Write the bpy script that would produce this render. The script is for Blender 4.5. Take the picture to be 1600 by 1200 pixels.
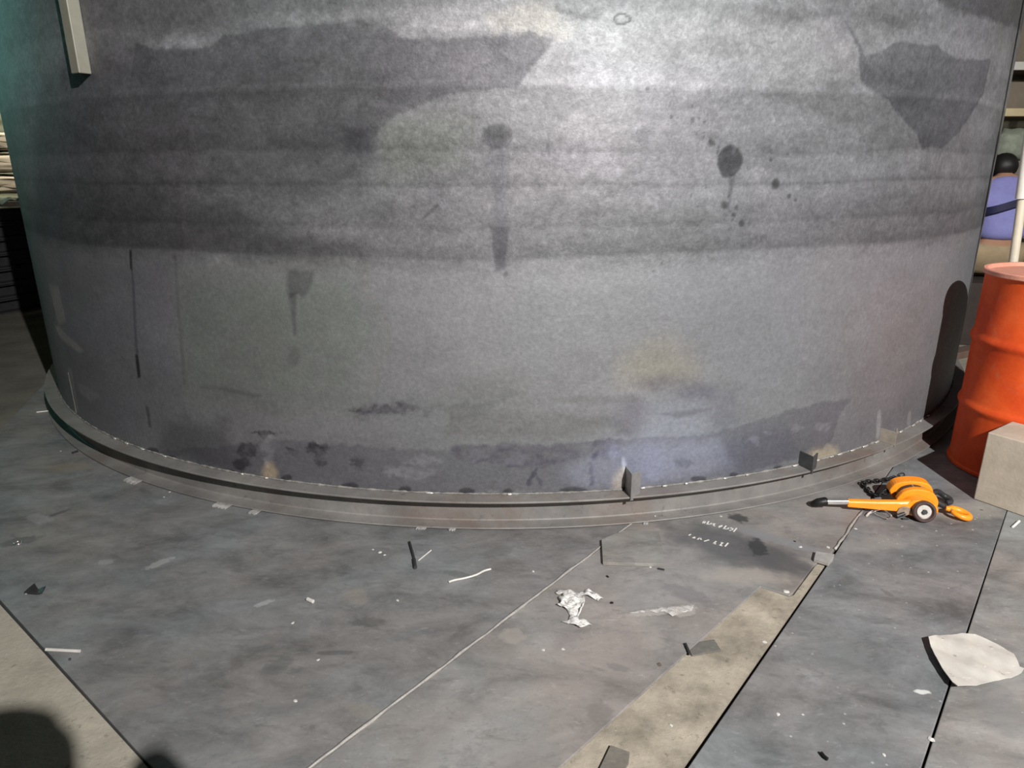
import bpy, bmesh, math, random
import numpy as np
from mathutils import Vector, Matrix
from mathutils.geometry import delaunay_2d_cdt

for o in list(bpy.data.objects):
    bpy.data.objects.remove(o)
SC = bpy.context.scene
COL = SC.collection
PI = math.pi
random.seed(7)
RNG = np.random.default_rng(11)

# ------------------------------------------------------------------ camera
FPX, PITCH, ROLL, EYE = 1090.0, 0.3094, 0.0035, 1.30      # focal length in pixels of a 1600 wide frame
cam = bpy.data.cameras.new('camera')
cam_o = bpy.data.objects.new('camera', cam)
COL.objects.link(cam_o)
cam.sensor_fit = 'HORIZONTAL'
cam.sensor_width = 36.0
cam.lens = 36.0 * FPX / 1600.0
cam.clip_end = 200
cam_o.matrix_world = (Matrix.Translation((0, 0, EYE)) @ Matrix.Rotation(PI / 2 - PITCH, 4, 'X')
                      @ Matrix.Rotation(-ROLL, 4, 'Z'))
SC.camera = cam_o

# ------------------------------------------------------------------ world, lamps, exposure
SC.view_settings.view_transform = 'Standard'
SC.view_settings.look = 'None'
SC.view_settings.exposure = 0.0
SC.view_settings.gamma = 1.0
SC.view_settings.use_curve_mapping = False
world = bpy.data.worlds.new('world')
SC.world = world
world.use_nodes = True
world.node_tree.nodes['Background'].inputs[0].default_value = (0.5, 0.55, 0.6, 1)
world.node_tree.nodes['Background'].inputs[1].default_value = 0.0


def lamp(name, kind, loc, aim, power, color, **kw):
    d = bpy.data.lights.new(name, kind)
    d.energy = power
    d.color = color
    for k, v in kw.items():
        setattr(d, k, v)
    o = bpy.data.objects.new(name, d)
    COL.objects.link(o)
    o.location = loc
    o.rotation_euler = (Vector(aim) - Vector(loc)).to_track_quat('-Z', 'Y').to_euler()
    return o


FLOOD = (2.0, -2.3, 3.8)
lamp('flood_lamp', 'SPOT', FLOOD, (1.15, 2.4, 0.95), 2750, (1.0, 0.983, 0.96), spot_size=math.radians(94),
     spot_blend=1.0, shadow_soft_size=0.03)
lamp('hall_lamp', 'SPOT', (-5.2, 6.8, 5.0), (-7.5, 10.0, 1.2), 1100, (1.0, 0.88, 0.68), spot_size=math.radians(112), spot_blend=0.6,
     shadow_soft_size=0.2)

# ------------------------------------------------------------------ helpers: photo point -> place
CT, ST = math.cos(PITCH), math.sin(PITCH)
TX, TY, RT, RF, HB = -0.039, 5.332, 2.976, 3.042, 0.115    # tank centre, shell radius, ring flange radius, ring height


def ray(px, py):
    x, y = px - 800.0, 600.0 - py
    c, s = math.cos(ROLL), math.sin(ROLL)
    x, y = c * x - s * y, s * x + c * y
    return Vector((x, FPX * CT + y * ST, -FPX * ST + y * CT))


def G(px, py, z=0.0):
    """the point of the level z seen at a place of the photograph"""
    d = ray(px, py)
    return Vector((0, 0, EYE)) + d * ((z - EYE) / d.z)


def AT(px, py, Y):
    d = ray(px, py)
    return Vector((0, 0, EYE)) + d * (Y / d.y)


def T(px, py):
    """(arc length, height) on the tank shell"""
    d = ray(px, py)
    a = d.x ** 2 + d.y ** 2
    b = -2 * (d.x * TX + d.y * TY)
    c = TX ** 2 + TY ** 2 - RT ** 2
    D = max(b * b - 4 * a * c, 0.0)
    t = (-b - math.sqrt(D)) / (2 * a)
    return (RT * math.atan2(d.x * t - TX, TY - d.y * t), EYE + d.z * t)


def shell(arc, z, out=0.0):
    a = arc / RT
    return Vector((TX + (RT + out) * math.sin(a), TY - (RT + out) * math.cos(a), z))


# ------------------------------------------------------------------ helpers: materials
def new_mat(name):
    m = bpy.data.materials.new(name)
    m.use_nodes = True
    nt = m.node_tree
    return m, nt, nt.nodes['Principled BSDF']


def nd(nt, kind, **kw):
    n = nt.nodes.new(kind)
    for k, v in kw.items():
        if isinstance(k, str) and k.startswith('i_'):
            n.inputs[int(k[2:])].default_value = v
        else:
            setattr(n, k, v)
    return n


def ramp(nt, src, stops):
    r = nt.nodes.new('ShaderNodeValToRGB')
    el = r.color_ramp.elements
    while len(el) > 1:
        el.remove(el[-1])
    for i, (p, c) in enumerate(stops):
        e = el[0] if i == 0 else el.new(p)
        e.position = p
        e.color = (c[0], c[1], c[2], 1) if not isinstance(c, (int, float)) else (c, c, c, 1)
    nt.links.new(src, r.inputs[0])
    return r.outputs[0]


def noise(nt, vec, scale, detail=6, rough=0.6, dist=0.0, off=0.0, stretch=None):
    n = nt.nodes.new('ShaderNodeTexNoise')
    n.inputs['Scale'].default_value = scale
    n.inputs['Detail'].default_value = detail
    n.inputs['Roughness'].default_value = rough
    n.inputs['Distortion'].default_value = dist
    mp = nt.nodes.new('ShaderNodeMapping')
    mp.inputs['Location'].default_value = (off, off * 1.7, off * 0.6)
    if stretch:
        mp.inputs['Rotation'].default_value = (0, 0, stretch[0])
        mp.inputs['Scale'].default_value = stretch[1]
    nt.links.new(vec, mp.inputs['Vector'])
    nt.links.new(mp.outputs[0], n.inputs['Vector'])
    return n.outputs['Fac']


def mix(nt, a, b, fac, mode='MIX'):
    m = nt.nodes.new('ShaderNodeMix')
    m.data_type = 'RGBA'
    m.blend_type = mode
    for sock, v in ((m.inputs[0], fac), (m.inputs[6], a), (m.inputs[7], b)):
        if isinstance(v, bpy.types.NodeSocket):
            nt.links.new(v, sock)
        elif isinstance(v, (int, float)):
            sock.default_value = v if sock == m.inputs[0] else (v, v, v, 1)
        else:
            sock.default_value = (*v, 1)
    return m.outputs[2]


def bump(nt, bsdf, h, strength, dist=0.01):
    b = nt.nodes.new('ShaderNodeBump')
    b.inputs['Strength'].default_value = strength
    b.inputs['Distance'].default_value = dist
    nt.links.new(h, b.inputs['Height'])
    nt.links.new(b.outputs[0], bsdf.inputs['Normal'])


def coords(nt, kind='Object'):
    return nt.nodes.new('ShaderNodeTexCoord').outputs[kind]


def plain(name, col, rough=0.5, metal=0.0, var=0.25, scale=9.0, bmp=0.1, spec=0.5):
    """one colour with mottled wear"""
    m, nt, b = new_mat(name)
    v = coords(nt)
    f = noise(nt, v, scale, 8, 0.65)
    lo = [c * (1 - var) for c in col]
    hi = [min(1, c * (1 + var)) for c in col]
    nt.links.new(ramp(nt, f, [(0.25, lo), (0.5, col), (0.75, hi)]), b.inputs['Base Color'])
    b.inputs['Roughness'].default_value = rough
    b.inputs['Metallic'].default_value = metal
    b.inputs['Specular IOR Level'].default_value = spec
    if bmp:
        bump(nt, b, noise(nt, v, scale * 6, 6), bmp, 0.004)
    return m


def stain(nt, vec, colour_in, spot, colour, strength=1.0, dist=0.35, seed=0.0):
    """a stain with a wavy border at a place of a level surface: (x, y, rx, ry, angle, feather)"""
    x, y, rx, ry, ang, fe = spot
    n = nt.nodes.new('ShaderNodeTexNoise')
    n.inputs['Scale'].default_value = 1.3 / max(min(rx, ry), 0.02)
    n.inputs['Detail'].default_value = 5
    mp0 = nt.nodes.new('ShaderNodeMapping')
    mp0.inputs['Location'].default_value = (seed, seed * 2.1, 0)
    nt.links.new(vec, mp0.inputs[0])
    nt.links.new(mp0.outputs[0], n.inputs['Vector'])
    mp = nt.nodes.new('ShaderNodeMapping')
    mp.vector_type = 'TEXTURE'
    mp.inputs['Location'].default_value = (x, y, 0)
    mp.inputs['Rotation'].default_value = (0, 0, ang)
    mp.inputs['Scale'].default_value = (rx, ry, 1000.0)
    nt.links.new(vec, mp.inputs[0])
    ln = nt.nodes.new('ShaderNodeVectorMath')
    ln.operation = 'LENGTH'
    nt.links.new(mp.outputs[0], ln.inputs[0])
    ad = nt.nodes.new('ShaderNodeMath')
    ad.operation = 'MULTIPLY_ADD'
    ad.inputs[1].default_value = dist * 2
    nt.links.new(n.outputs['Fac'], ad.inputs[0])
    nt.links.new(ln.outputs['Value'], ad.inputs[2])
    mr = nt.nodes.new('ShaderNodeMapRange')
    mr.interpolation_type = 'SMOOTHSTEP'
    mr.inputs['From Min'].default_value = 1 + dist - fe
    mr.inputs['From Max'].default_value = 1 + dist + fe
    mr.inputs['To Min'].default_value = strength
    mr.inputs['To Max'].default_value = 0.0
    nt.links.new(ad.outputs[0], mr.inputs['Value'])
    return mix(nt, colour_in, colour, mr.outputs[0])


# ------------------------------------------------------------------ helpers: meshes
class MB:
    def __init__(self):
        self.bm = bmesh.new()

    def add(self, verts, faces, M=None):
        vs = [self.bm.verts.new(M @ Vector(v) if M else v) for v in verts]
        for f in faces:
            try:
                self.bm.faces.new([vs[i] for i in f])
            except ValueError:
                pass
        return vs

    def box(self, lo, hi, M=None):
        x0, y0, z0 = lo
        x1, y1, z1 = hi
        v = [(x0, y0, z0), (x1, y0, z0), (x1, y1, z0), (x0, y1, z0), (x0, y0, z1), (x1, y0, z1), (x1, y1, z1), (x0, y1, z1)]
        f = [(3, 2, 1, 0), (4, 5, 6, 7), (0, 1, 5, 4), (1, 2, 6, 5), (2, 3, 7, 6), (3, 0, 4, 7)]
        self.add(v, f, M)
        return self

    def prism(self, poly, z0, z1, M=None):
        a = sum(poly[i][0] * poly[(i + 1) % len(poly)][1] - poly[(i + 1) % len(poly)][0] * poly[i][1] for i in range(len(poly)))
        if a < 0:
            poly = poly[::-1]
        n = len(poly)
        v = [(p[0], p[1], z0) for p in poly] + [(p[0], p[1], z1) for p in poly]
        f = [tuple(range(n))[::-1], tuple(range(n, 2 * n))]
        f += [(i, (i + 1) % n, n + (i + 1) % n, n + i) for i in range(n)]
        self.add(v, f, M)
        return self

    def lathe(self, prof, seg=48, M=None, cap=True):
        """prof: (radius, height) list turned round the z axis"""
        v, f = [], []
        for r, z in prof:
            for k in range(seg):
                a = 2 * PI * k / seg
                v.append((r * math.cos(a), r * math.sin(a), z))
        for i in range(len(prof) - 1):
            for k in range(seg):
                k2 = (k + 1) % seg
                f.append((i * seg + k, i * seg + k2, (i + 1) * seg + k2, (i + 1) * seg + k))
        if cap:
            f.append(tuple(range(seg))[::-1])
            f.append(tuple(range((len(prof) - 1) * seg, len(prof) * seg)))
        self.add(v, f, M)
        return self

    def tube(self, pts, rad, seg=10, M=None, closed=False):
        pts = [Vector(p) for p in pts]
        n = len(pts)
        rads = rad if isinstance(rad, (list, tuple)) else [rad] * n
        v, f = [], []
        ref = None
        for i, p in enumerate(pts):
            if closed:
                t = pts[(i + 1) % n] - pts[i - 1]
            else:
                t = pts[min(i + 1, n - 1)] - pts[max(i - 1, 0)]
            t.normalize()
            if ref is None:
                ref = Vector((0, 0, 1)) if abs(t.z) < 0.9 else Vector((1, 0, 0))
            u = (ref - t * ref.dot(t)).normalized()
            ref = u
            w = t.cross(u)
            for k in range(seg):
                a = 2 * PI * k / seg
                v.append(p + (u * math.cos(a) + w * math.sin(a)) * rads[i])
        for i in range(n if closed else n - 1):
            j = (i + 1) % n
            for k in range(seg):
                k2 = (k + 1) % seg
                f.append((i * seg + k, i * seg + k2, j * seg + k2, j * seg + k))
        if not closed:
            f.append(tuple(range(seg))[::-1])
            f.append(tuple(range((n - 1) * seg, n * seg)))
        self.add(v, f, M)
        return self

    def build(self, name, mat, parent=None, smooth=False, bevel=0.0, M=None, seg=2):
        me = bpy.data.meshes.new(name)
        bmesh.ops.recalc_face_normals(self.bm, faces=self.bm.faces)
        self.bm.to_mesh(me)
        self.bm.free()
        o = bpy.data.objects.new(name, me)
        COL.objects.link(o)
        if mat:
            me.materials.append(mat)
        if smooth:
            for p in me.polygons:
                p.use_smooth = True
            if smooth != 'all':
                e = o.modifiers.new('split', 'EDGE_SPLIT')
                e.split_angle = math.radians(38)
        if bevel:
            b = o.modifiers.new('bevel', 'BEVEL')
            b.width = bevel
            b.segments = seg
            b.limit_method = 'ANGLE'
        if parent:
            o.parent = parent
        if M:
            o.matrix_world = M
        return o


def tag(o, label=None, cat=None, group=None, kind=None):
    if label:
        o['label'] = label
    if cat:
        o['category'] = cat
    if group:
        o['group'] = group
    if kind:
        o['kind'] = kind
    return o


def thing(name, loc, label, cat, rz=0.0, group=None):
    o = bpy.data.objects.new(name, None)
    o.empty_display_size = 0.1
    COL.objects.link(o)
    o.location = loc
    o.rotation_euler = (0, 0, rz)
    return tag(o, label, cat, group)


def structure(o):
    o['kind'] = 'structure'
    return o


def sheet(poly, step, zf, thick=0.0):
    """a thin sheet over an outline, its height given by zf(x, y); closed underneath when thick"""
    P = [Vector((p[0], p[1])) for p in poly]
    xs = [p.x for p in P]
    ys = [p.y for p in P]
    edge = []
    for i in range(len(P)):
        a, b = P[i], P[(i + 1) % len(P)]
        n = max(1, int((b - a).length / step))
        edge += [a + (b - a) * (k / n) for k in range(n)]
    inner = []
    y = min(ys)
    while y < max(ys):
        x = min(xs)
        while x < max(xs):
            q = Vector((x + random.uniform(-.25, .25) * step, y + random.uniform(-.25, .25) * step))
            ins = False
            for i in range(len(P)):
                a, b = P[i], P[i - 1]
                if (a.y > q.y) != (b.y > q.y) and q.x < (b.x - a.x) * (q.y - a.y) / (b.y - a.y) + a.x:
                    ins = not ins
            if ins and min((q - e).length for e in edge) > step * 0.5:
                inner.append(q)
            x += step
        y += step
    ne = len(edge)
    res = delaunay_2d_cdt(edge + inner, [(i, (i + 1) % ne) for i in range(ne)], [list(range(ne))], 1, 1e-5)
    mb = MB()
    v = [(p.x, p.y, zf(p.x, p.y)) for p in res[0]]
    mb.add(v, [tuple(f) for f in res[2]])
    if thick:
        bmesh.ops.recalc_face_normals(mb.bm, faces=mb.bm.faces)
        if sum(f.normal.z for f in mb.bm.faces) < 0:
            bmesh.ops.reverse_faces(mb.bm, faces=mb.bm.faces)
        g = bmesh.ops.extrude_face_region(mb.bm, geom=mb.bm.faces[:])
        for e in g['geom']:
            if isinstance(e, bmesh.types.BMVert):
                e.co.z += thick
    return mb


def bez(pts, n=40):
    """a smooth line through points"""
    pts = [Vector(p) for p in pts]
    out = []
    m = len(pts)
    for i in range(m - 1):
        p0, p1, p2, p3 = pts[max(i - 1, 0)], pts[i], pts[i + 1], pts[min(i + 2, m - 1)]
        k = max(2, n // (m - 1))
        for j in range(k):
            t = j / k
            out.append(0.5 * ((2 * p1) + (p2 - p0) * t + (2 * p0 - 5 * p1 + 4 * p2 - p3) * t * t + (3 * p1 - p0 - 3 * p2 + p3) * t ** 3))
    out.append(pts[-1])
    return out


# ------------------------------------------------------------------ materials
def concrete_mat(name, col, var=0.3, scale=3.0):
    m, nt, b = new_mat(name)
    v = coords(nt)
    c = ramp(nt, noise(nt, v, scale, 8, 0.65), [(0.3, [x * (1 - var) for x in col]), (0.5, col), (0.72, [x * (1 + var) for x in col])])
    c = mix(nt, c, [x * 0.35 for x in col], ramp(nt, noise(nt, v, 42, 4, 0.6, off=3), [(0.62, 0.0), (0.72, 0.5)]))
    c = mix(nt, c, [min(1, x * 1.7) for x in col], ramp(nt, noise(nt, v, 60, 3, 0.6, off=9), [(0.68, 0.0), (0.76, 0.55)]))
    nt.links.new(c, b.inputs['Base Color'])
    b.inputs['Roughness'].default_value = 0.9
    b.inputs['Specular IOR Level'].default_value = 0.2
    bump(nt, b, noise(nt, v, 55, 8, 0.7), 0.5, 0.006)
    return m


def plate_mat(name, col, spots=(), specks=0.25, scale=2.2, streak=0.6, seed=0.0, keep=0.62, con=1.0, tint=((1.04, 0.985, 0.955), (0.96, 1.0, 1.01))):
    """oily steel floor plate: cloudy mottling, scuffs, a few pale specks and stains"""
    m, nt, b = new_mat(name)
    v = coords(nt)
    f = noise(nt, v, scale, 10, 0.68, 0.35, seed, (streak, (1.0, 1.7, 1.0)))
    c = ramp(nt, f, [(0.32, [x * 0.60 ** con for x in col]), (0.45, [x * 0.88 ** con for x in col]), (0.57, [x * 1.08 ** con for x in col]), (0.72, [x * 1.35 ** con for x in col])])
    hue = ramp(nt, noise(nt, v, 3.1, 4, 0.5, 0.3, seed + 5), [(0.38, tint[0]), (0.62, tint[1])])
    c = mix(nt, c, hue, 1.0, 'MULTIPLY')
    c = mix(nt, c, [x * 0.5 for x in col], ramp(nt, noise(nt, v, 9.5, 10, 0.72, 0.5, seed + 2, (streak + .3, (1, 2.0, 1))), [(0.54, 0.0), (0.70, 0.65)]))
    c = mix(nt, c, [min(1, x * 1.8) for x in col], ramp(nt, noise(nt, v, 34, 8, 0.75, 0.3, seed + 8, (streak, (1, 2.2, 1))), [(0.56, 0.0), (0.74, 0.5)]))
    c = mix(nt, c, [x * 0.55 for x in col], ramp(nt, noise(nt, v, 75, 6, 0.75, 0.2, seed + 12), [(0.55, 0.0), (0.72, 0.5)]))
    for i, (spot, sc, st) in enumerate(spots):
        c = stain(nt, v, c, spot, sc, min(1, st * keep), .75, seed + i * 3.1)
    if specks:
        vo = nt.nodes.new('ShaderNodeTexVoronoi')
        vo.inputs['Scale'].default_value = 26
        vo.inputs['Randomness'].default_value = 1.0
        nt.links.new(v, vo.inputs['Vector'])
        k = ramp(nt, vo.outputs['Distance'], [(0.05, 1.0), (0.11, 0.0)])
        k2 = ramp(nt, noise(nt, v, 2.1, 3, 0.5, 0, seed + 4), [(0.45, 0.0), (0.6, specks)])
        mm = nt.nodes.new('ShaderNodeMath')
        mm.operation = 'MULTIPLY'
        nt.links.new(k, mm.inputs[0])
        nt.links.new(k2, mm.inputs[1])
        c = mix(nt, c, (0.62, 0.62, 0.6), mm.outputs[0])
    nt.links.new(c, b.inputs['Base Color'])
    b.inputs['Metallic'].default_value = 0.15
    nt.links.new(ramp(nt, f, [(0.3, 0.62), (0.7, 0.46)]), b.inputs['Roughness'])
    bump(nt, b, noise(nt, v, 18, 9, 0.7, 0.3, seed), 0.22, 0.006)
    return m


def gspot(px, py, qx, qy, wide, fe=0.25):
    """a stain running from one floor point of the photo to another"""
    a, b = G(px, py), G(qx, qy)
    d = b - a
    return ((a.x + b.x) / 2, (a.y + b.y) / 2, max(d.length / 2, 0.01), wide, math.atan2(d.y, d.x), fe)


M_FLOOR = concrete_mat('dark floor concrete', (0.16, 0.15, 0.125))
M_STRIP = concrete_mat('beige concrete', (0.285, 0.25, 0.20), 0.48, 7.0)
M_LEFT = concrete_mat('pale beige concrete', (0.34, 0.31, 0.255), 0.22, 6.0)
STEEL = (0.185, 0.185, 0.186)
M_PLATE_A = plate_mat('floor plate steel, cloudy', STEEL, [
    (gspot(70, 725, 140, 725, 0.05), (0.24, 0.21, 0.15), 0.8),
    (gspot(225, 885, 268, 868, 0.018), (0.42, 0.42, 0.42), 0.7),
    (gspot(150, 875, 175, 873, 0.018), (0.36, 0.36, 0.36), 0.6),
    (gspot(45, 800, 75, 812, 0.03), (0.38, 0.38, 0.38), 0.5),
    (gspot(75, 802, 110, 790, 0.012), (0.04, 0.04, 0.04), 0.8),
    (gspot(0, 845, 60, 835, 0.03), (0.06, 0.06, 0.06), 0.8),
    (gspot(545, 970, 600, 972, 0.02), (0.07, 0.068, 0.065), 0.7),
    (gspot(690, 892, 745, 903, 0.016), (0.09, 0.1, 0.095), 0.8),
    (gspot(490, 1018, 550, 1018, 0.01), (0.06, 0.06, 0.06), 0.7),
    (gspot(420, 1030, 440, 1045, 0.04), (0.07, 0.072, 0.07), 0.6),
    (gspot(540, 935, 570, 925, 0.05), (0.27, 0.235, 0.19), 0.6),
    (gspot(560, 1120, 575, 1100, 0.05), (0.26, 0.23, 0.18), 0.5),
    (gspot(750, 870, 800, 855, 0.03), (0.08, 0.085, 0.085), 0.5),
    (gspot(395, 945, 425, 935, 0.012), (0.45, 0.45, 0.45), 0.7),
], 0.1, 4.6, 0.7, 0.0, 0.62, 1.2)
M_PLATE_B = plate_mat('floor plate steel, warm', (0.245, 0.23, 0.22), [
    (gspot(780, 1000, 815, 985, 0.035), (0.36, 0.325, 0.29), 0.5),
    (gspot(1040, 822, 1250, 892, 0.11, 0.5), (0.085, 0.088, 0.092), 0.85),
    (gspot(1150, 850, 1260, 895, 0.07, 0.4), (0.075, 0.072, 0.075), 0.7),
    (gspot(1178, 845, 1186, 872, 0.03), (0.03, 0.032, 0.034), 0.85),
    (gspot(1140, 806, 1165, 818, 0.03), (0.03, 0.033, 0.034), 0.85),
    (gspot(1140, 825, 1300, 872, 0.028, 0.3), (0.21, 0.21, 0.22), 0.75),
    (gspot(1035, 915, 1110, 945, 0.035, 0.4), (0.15, 0.14, 0.15), 0.6),
    (gspot(1100, 900, 1220, 905, 0.05, 0.5), (0.38, 0.34, 0.30), 0.55),
    (gspot(980, 962, 1075, 952, 0.016), (0.42, 0.39, 0.36), 0.6),
    (gspot(1050, 962, 1080, 952, 0.028), (0.40, 0.37, 0.34), 0.6),
    (gspot(915, 1120, 950, 1105, 0.03), (0.14, 0.12, 0.11), 0.5),
    (gspot(870, 990, 900, 1000, 0.06, 0.5), (0.19, 0.175, 0.18), 0.5),
    (gspot(945, 1040, 980, 1048, 0.015), (0.16, 0.15, 0.15), 0.6),
], 0.05, 3.0, 0.9, 4.0, 0.95)
M_PLATE_C = plate_mat('floor plate steel, speckled', (0.18, 0.182, 0.185), [
    (gspot(1310, 860, 1410, 850, 0.05, 0.5), (0.34, 0.32, 0.29), 0.5),
    (gspot(1440, 806, 1560, 800, 0.07, 0.5), (0.36, 0.34, 0.30), 0.6),
    (gspot(1425, 1085, 1450, 1086, 0.008), (0.7, 0.7, 0.68), 0.9),
    (gspot(1375, 925, 1395, 938, 0.01), (0.12, 0.11, 0.1), 0.7),
    (gspot(1280, 1020, 1350, 1040, 0.08, 0.5), (0.17, 0.185, 0.18), 0.5),
], 0.75, 4.5, 1.0, 9.0, 0.8, 1.35)
M_PLATE_D = plate_mat('floor plate steel, pale', (0.235, 0.232, 0.225), [
    (gspot(1520, 1100, 1600, 1120, 0.09, 0.5), (0.19, 0.195, 0.195), 0.6)], 0.35, 4.0, 0.5, 14.0, 0.8, 1.2)
M_CUT = plain('cut steel edge', (0.17, 0.165, 0.16), 0.5, 0.3, 0.35, 30)
M_BEADP = plain('ground weld bead', (0.34, 0.32, 0.30), 0.5, 0.2, 0.3, 40, 0.3)
M_RUST = plain('brown steel', (0.20, 0.175, 0.155), 0.6, 0.15, 0.3, 14, 0.25)
M_DARK = plain('dark steel', (0.035, 0.034, 0.036), 0.5, 0.3, 0.4, 12, 0.2)
M_BLACK = plain('black iron', (0.012, 0.012, 0.012), 0.45, 0.4, 0.4, 30, 0.2)
M_CHROME = plain('bright steel', (0.62, 0.6, 0.58), 0.22, 0.9, 0.15, 30, 0.05)
M_WELD = plain('weld metal', (0.20, 0.19, 0.178), 0.85, 0.0, 0.5, 40, 0.15, 0.1)
M_TACK = plain('bright tack weld', (0.62, 0.60, 0.56), 0.3, 0.5, 0.4, 60, 0.4)
M_ORANGE = plain('orange hoist paint', (0.86, 0.27, 0.012), 0.38, 0.0, 0.12, 22, 0.12)
M_BURN = plain('worn grey label', (0.30, 0.22, 0.16), 0.55, 0.2, 0.45, 40, 0.15)
M_DISC = plain('pale disc', (0.50, 0.46, 0.42), 0.45, 0.2, 0.3, 40, 0.1)
M_WHITE = plain('white film', (0.82, 0.79, 0.76), 0.4, 0.0, 0.1, 30, 0.1)
M_PAPER = plain('pale grey sheet', (0.60, 0.57, 0.51), 0.42, 0.0, 0.16, 14, 0.3)
M_BLOCK = plain('beige block face', (0.40, 0.345, 0.275), 0.85, 0.0, 0.2, 9, 0.35, 0.2)
M_TUBE = plain('cream tube', (0.62, 0.56, 0.44), 0.45, 0.1, 0.15, 12, 0.1)
M_GLASSY = None

m, nt, b = new_mat('orange drum paint')
v = coords(nt)
c = ramp(nt, noise(nt, v, 4, 8, 0.65), [(0.3, (0.46, 0.04, 0.008)), (0.55, (0.66, 0.082, 0.014)), (0.75, (0.74, 0.125, 0.028))])
c = mix(nt, c, (0.42, 0.17, 0.10), ramp(nt, noise(nt, v, 11, 8, 0.7, 0.5, 4), [(0.58, 0.0), (0.74, 0.55)]))
nt.links.new(c, b.inputs['Base Color'])
b.inputs['Roughness'].default_value = 0.55
b.inputs['Specular IOR Level'].default_value = 0.25
bump(nt, b, noise(nt, v, 14, 6), 0.15, 0.01)
M_DRUM = m
M_DRUMTOP = plain('dusty drum lid', (0.62, 0.27, 0.19), 0.7, 0.0, 0.25, 9, 0.2)

# ------------------------------------------------------------------ the hall
H = 7.0
structure(MB().box((-14, -9, -0.25), (10, 15, -0.03)).build('floor', M_FLOOR))
left_conc = [G(0, 940), G(225, 1190)]
d0 = (left_conc[1] - left_conc[0])
pA = left_conc[0] - d0 * 3.0
s1, s2 = G(982, 823), G(480, 1200)            # seam between the two middle plates
_den = d0.x * (s2 - s1).y - d0.y * (s2 - s1).x
_u = ((s1 - left_conc[0]).x * (s2 - s1).y - (s1 - left_conc[0]).y * (s2 - s1).x) / _den
pB = left_conc[0] + d0 * _u                    # where that seam meets the left concrete
nrm = Vector((-d0.y, d0.x, 0)).normalized()
if nrm.x > 0:
    nrm = -nrm
o = MB().prism([(p.x, p.y) for p in (pA, pB, pB + nrm * 3, pA + nrm * 3)], -0.03, -0.006).build('floor', M_LEFT)
structure(o)


def ext(a, b, t):
    return a + (b - a) * t


e1, e2 = G(870, 1200), G(1186, 919)          # concrete strip between two plates
f1, f2 = G(1062, 1200), G(1299, 868)
strip = [ext(e2, e1, 1.9), e2 + Vector((0.0, 0.006, 0)), G(1231, 934), G(1238, 931), G(1272, 886), G(1292, 872), ext(f1, f2, 0.99), ext(f2, f1, 1.7)]
strip_in = [(p.x, p.y) for p in strip]
structure(MB().prism(strip_in, -0.03, -0.005).build('floor', M_STRIP))


structure(MB().prism([(1.2, 2.8), (9.9, 2.8), (9.9, 12.9), (1.2, 12.9)], -.06, -.0297).build('floor', M_LEFT))


def wall(name, lo, hi, mat):
    return structure(MB().box(lo, hi).build(name, mat))


m, nt, b = new_mat('corrugated cladding')
v = coords(nt)
w = nd(nt, 'ShaderNodeTexWave')
w.bands_direction = 'Z'
w.inputs['Scale'].default_value = 1.6
w.inputs['Distortion'].default_value = 0.4
nt.links.new(v, w.inputs['Vector'])
c = ramp(nt, w.outputs['Fac'], [(0.15, (0.34, 0.29, 0.19)), (0.5, (0.58, 0.51, 0.36)), (0.85, (0.66, 0.60, 0.46))])
c = mix(nt, c, (0.30, 0.27, 0.22), ramp(nt, noise(nt, v, 1.3, 6), [(0.5, 0.0), (0.75, 0.6)]))
nt.links.new(c, b.inputs['Base Color'])
b.inputs['Roughness'].default_value = 0.7
bump(nt, b, w.outputs['Fac'], 0.6, 0.03)
M_CLAD = m
M_WALL = plain('hall wall plaster', (0.14, 0.13, 0.12), 0.85, 0, 0.2, 1.5, 0.1)
M_CEIL = plain('hall ceiling', (0.10, 0.10, 0.10), 0.9, 0, 0.2, 1.5, 0)
wall('wall_back', (-14, 13, -0.03), (10, 13.2, H), M_CLAD)
wall('wall_left', (-14.2, -9, -0.03), (-14, 15, H), M_WALL)
wall('wall_right', (10, -9, -0.03), (10.2, 15, H), M_WALL)
wall('wall_front', (-14, -9.2, -0.03), (10, -9, H), M_WALL)
wall('ceiling', (-14, -9, H), (10, 15, H + 0.2), M_CEIL)
m, nt, b = new_mat('daylit green glass')
b.inputs['Base Color'].default_value = (0.1, 0.25, 0.25, 1)
b.inputs['Emission Color'].default_value = (0.35, 0.95, 0.85, 1)
b.inputs['Emission Strength'].default_value = 7.0
m2, nt, b = new_mat('added edge glow')
b.inputs['Base Color'].default_value = (0.3, 0.28, 0.25, 1)
b.inputs['Emission Color'].default_value = (1.0, 0.93, 0.85, 1)
b.inputs['Emission Strength'].default_value = 0.35
structure(MB().box((9.96, 6.0, 0.9), (10.0, 10.5, 3.8)).build('added_glow_panel', m2))  # added glowing panel, meant to brighten the reflection along the shell's right edge
win = structure(MB().box((-14.0, 8.6, 3.2), (-13.96, 12.2, 5.4)).build('window_1', m))
fr = MB()
for y in (8.6, 9.8, 11.0, 12.2):
    fr.box((-13.98, y - 0.04, 3.15), (-13.92, y + 0.04, 5.45))
for z in (3.2, 4.3, 5.4):
    fr.box((-13.98, 8.56, z - 0.04), (-13.92, 12.24, z + 0.04))
fr.build('window_frame', M_DARK, win)

# ------------------------------------------------------------------ steel floor plates
TH = 0.012


def plate(poly, mat, label, z1=0.0):
    cx = sum(p[0] for p in poly) / len(poly)
    o = MB().prism([(p[0], p[1]) for p in poly], -0.0295, z1).build('floor_plate', mat, None, bevel=0.0025)
    return tag(o, label, 'floor plate', 'steel floor plates')


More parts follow.
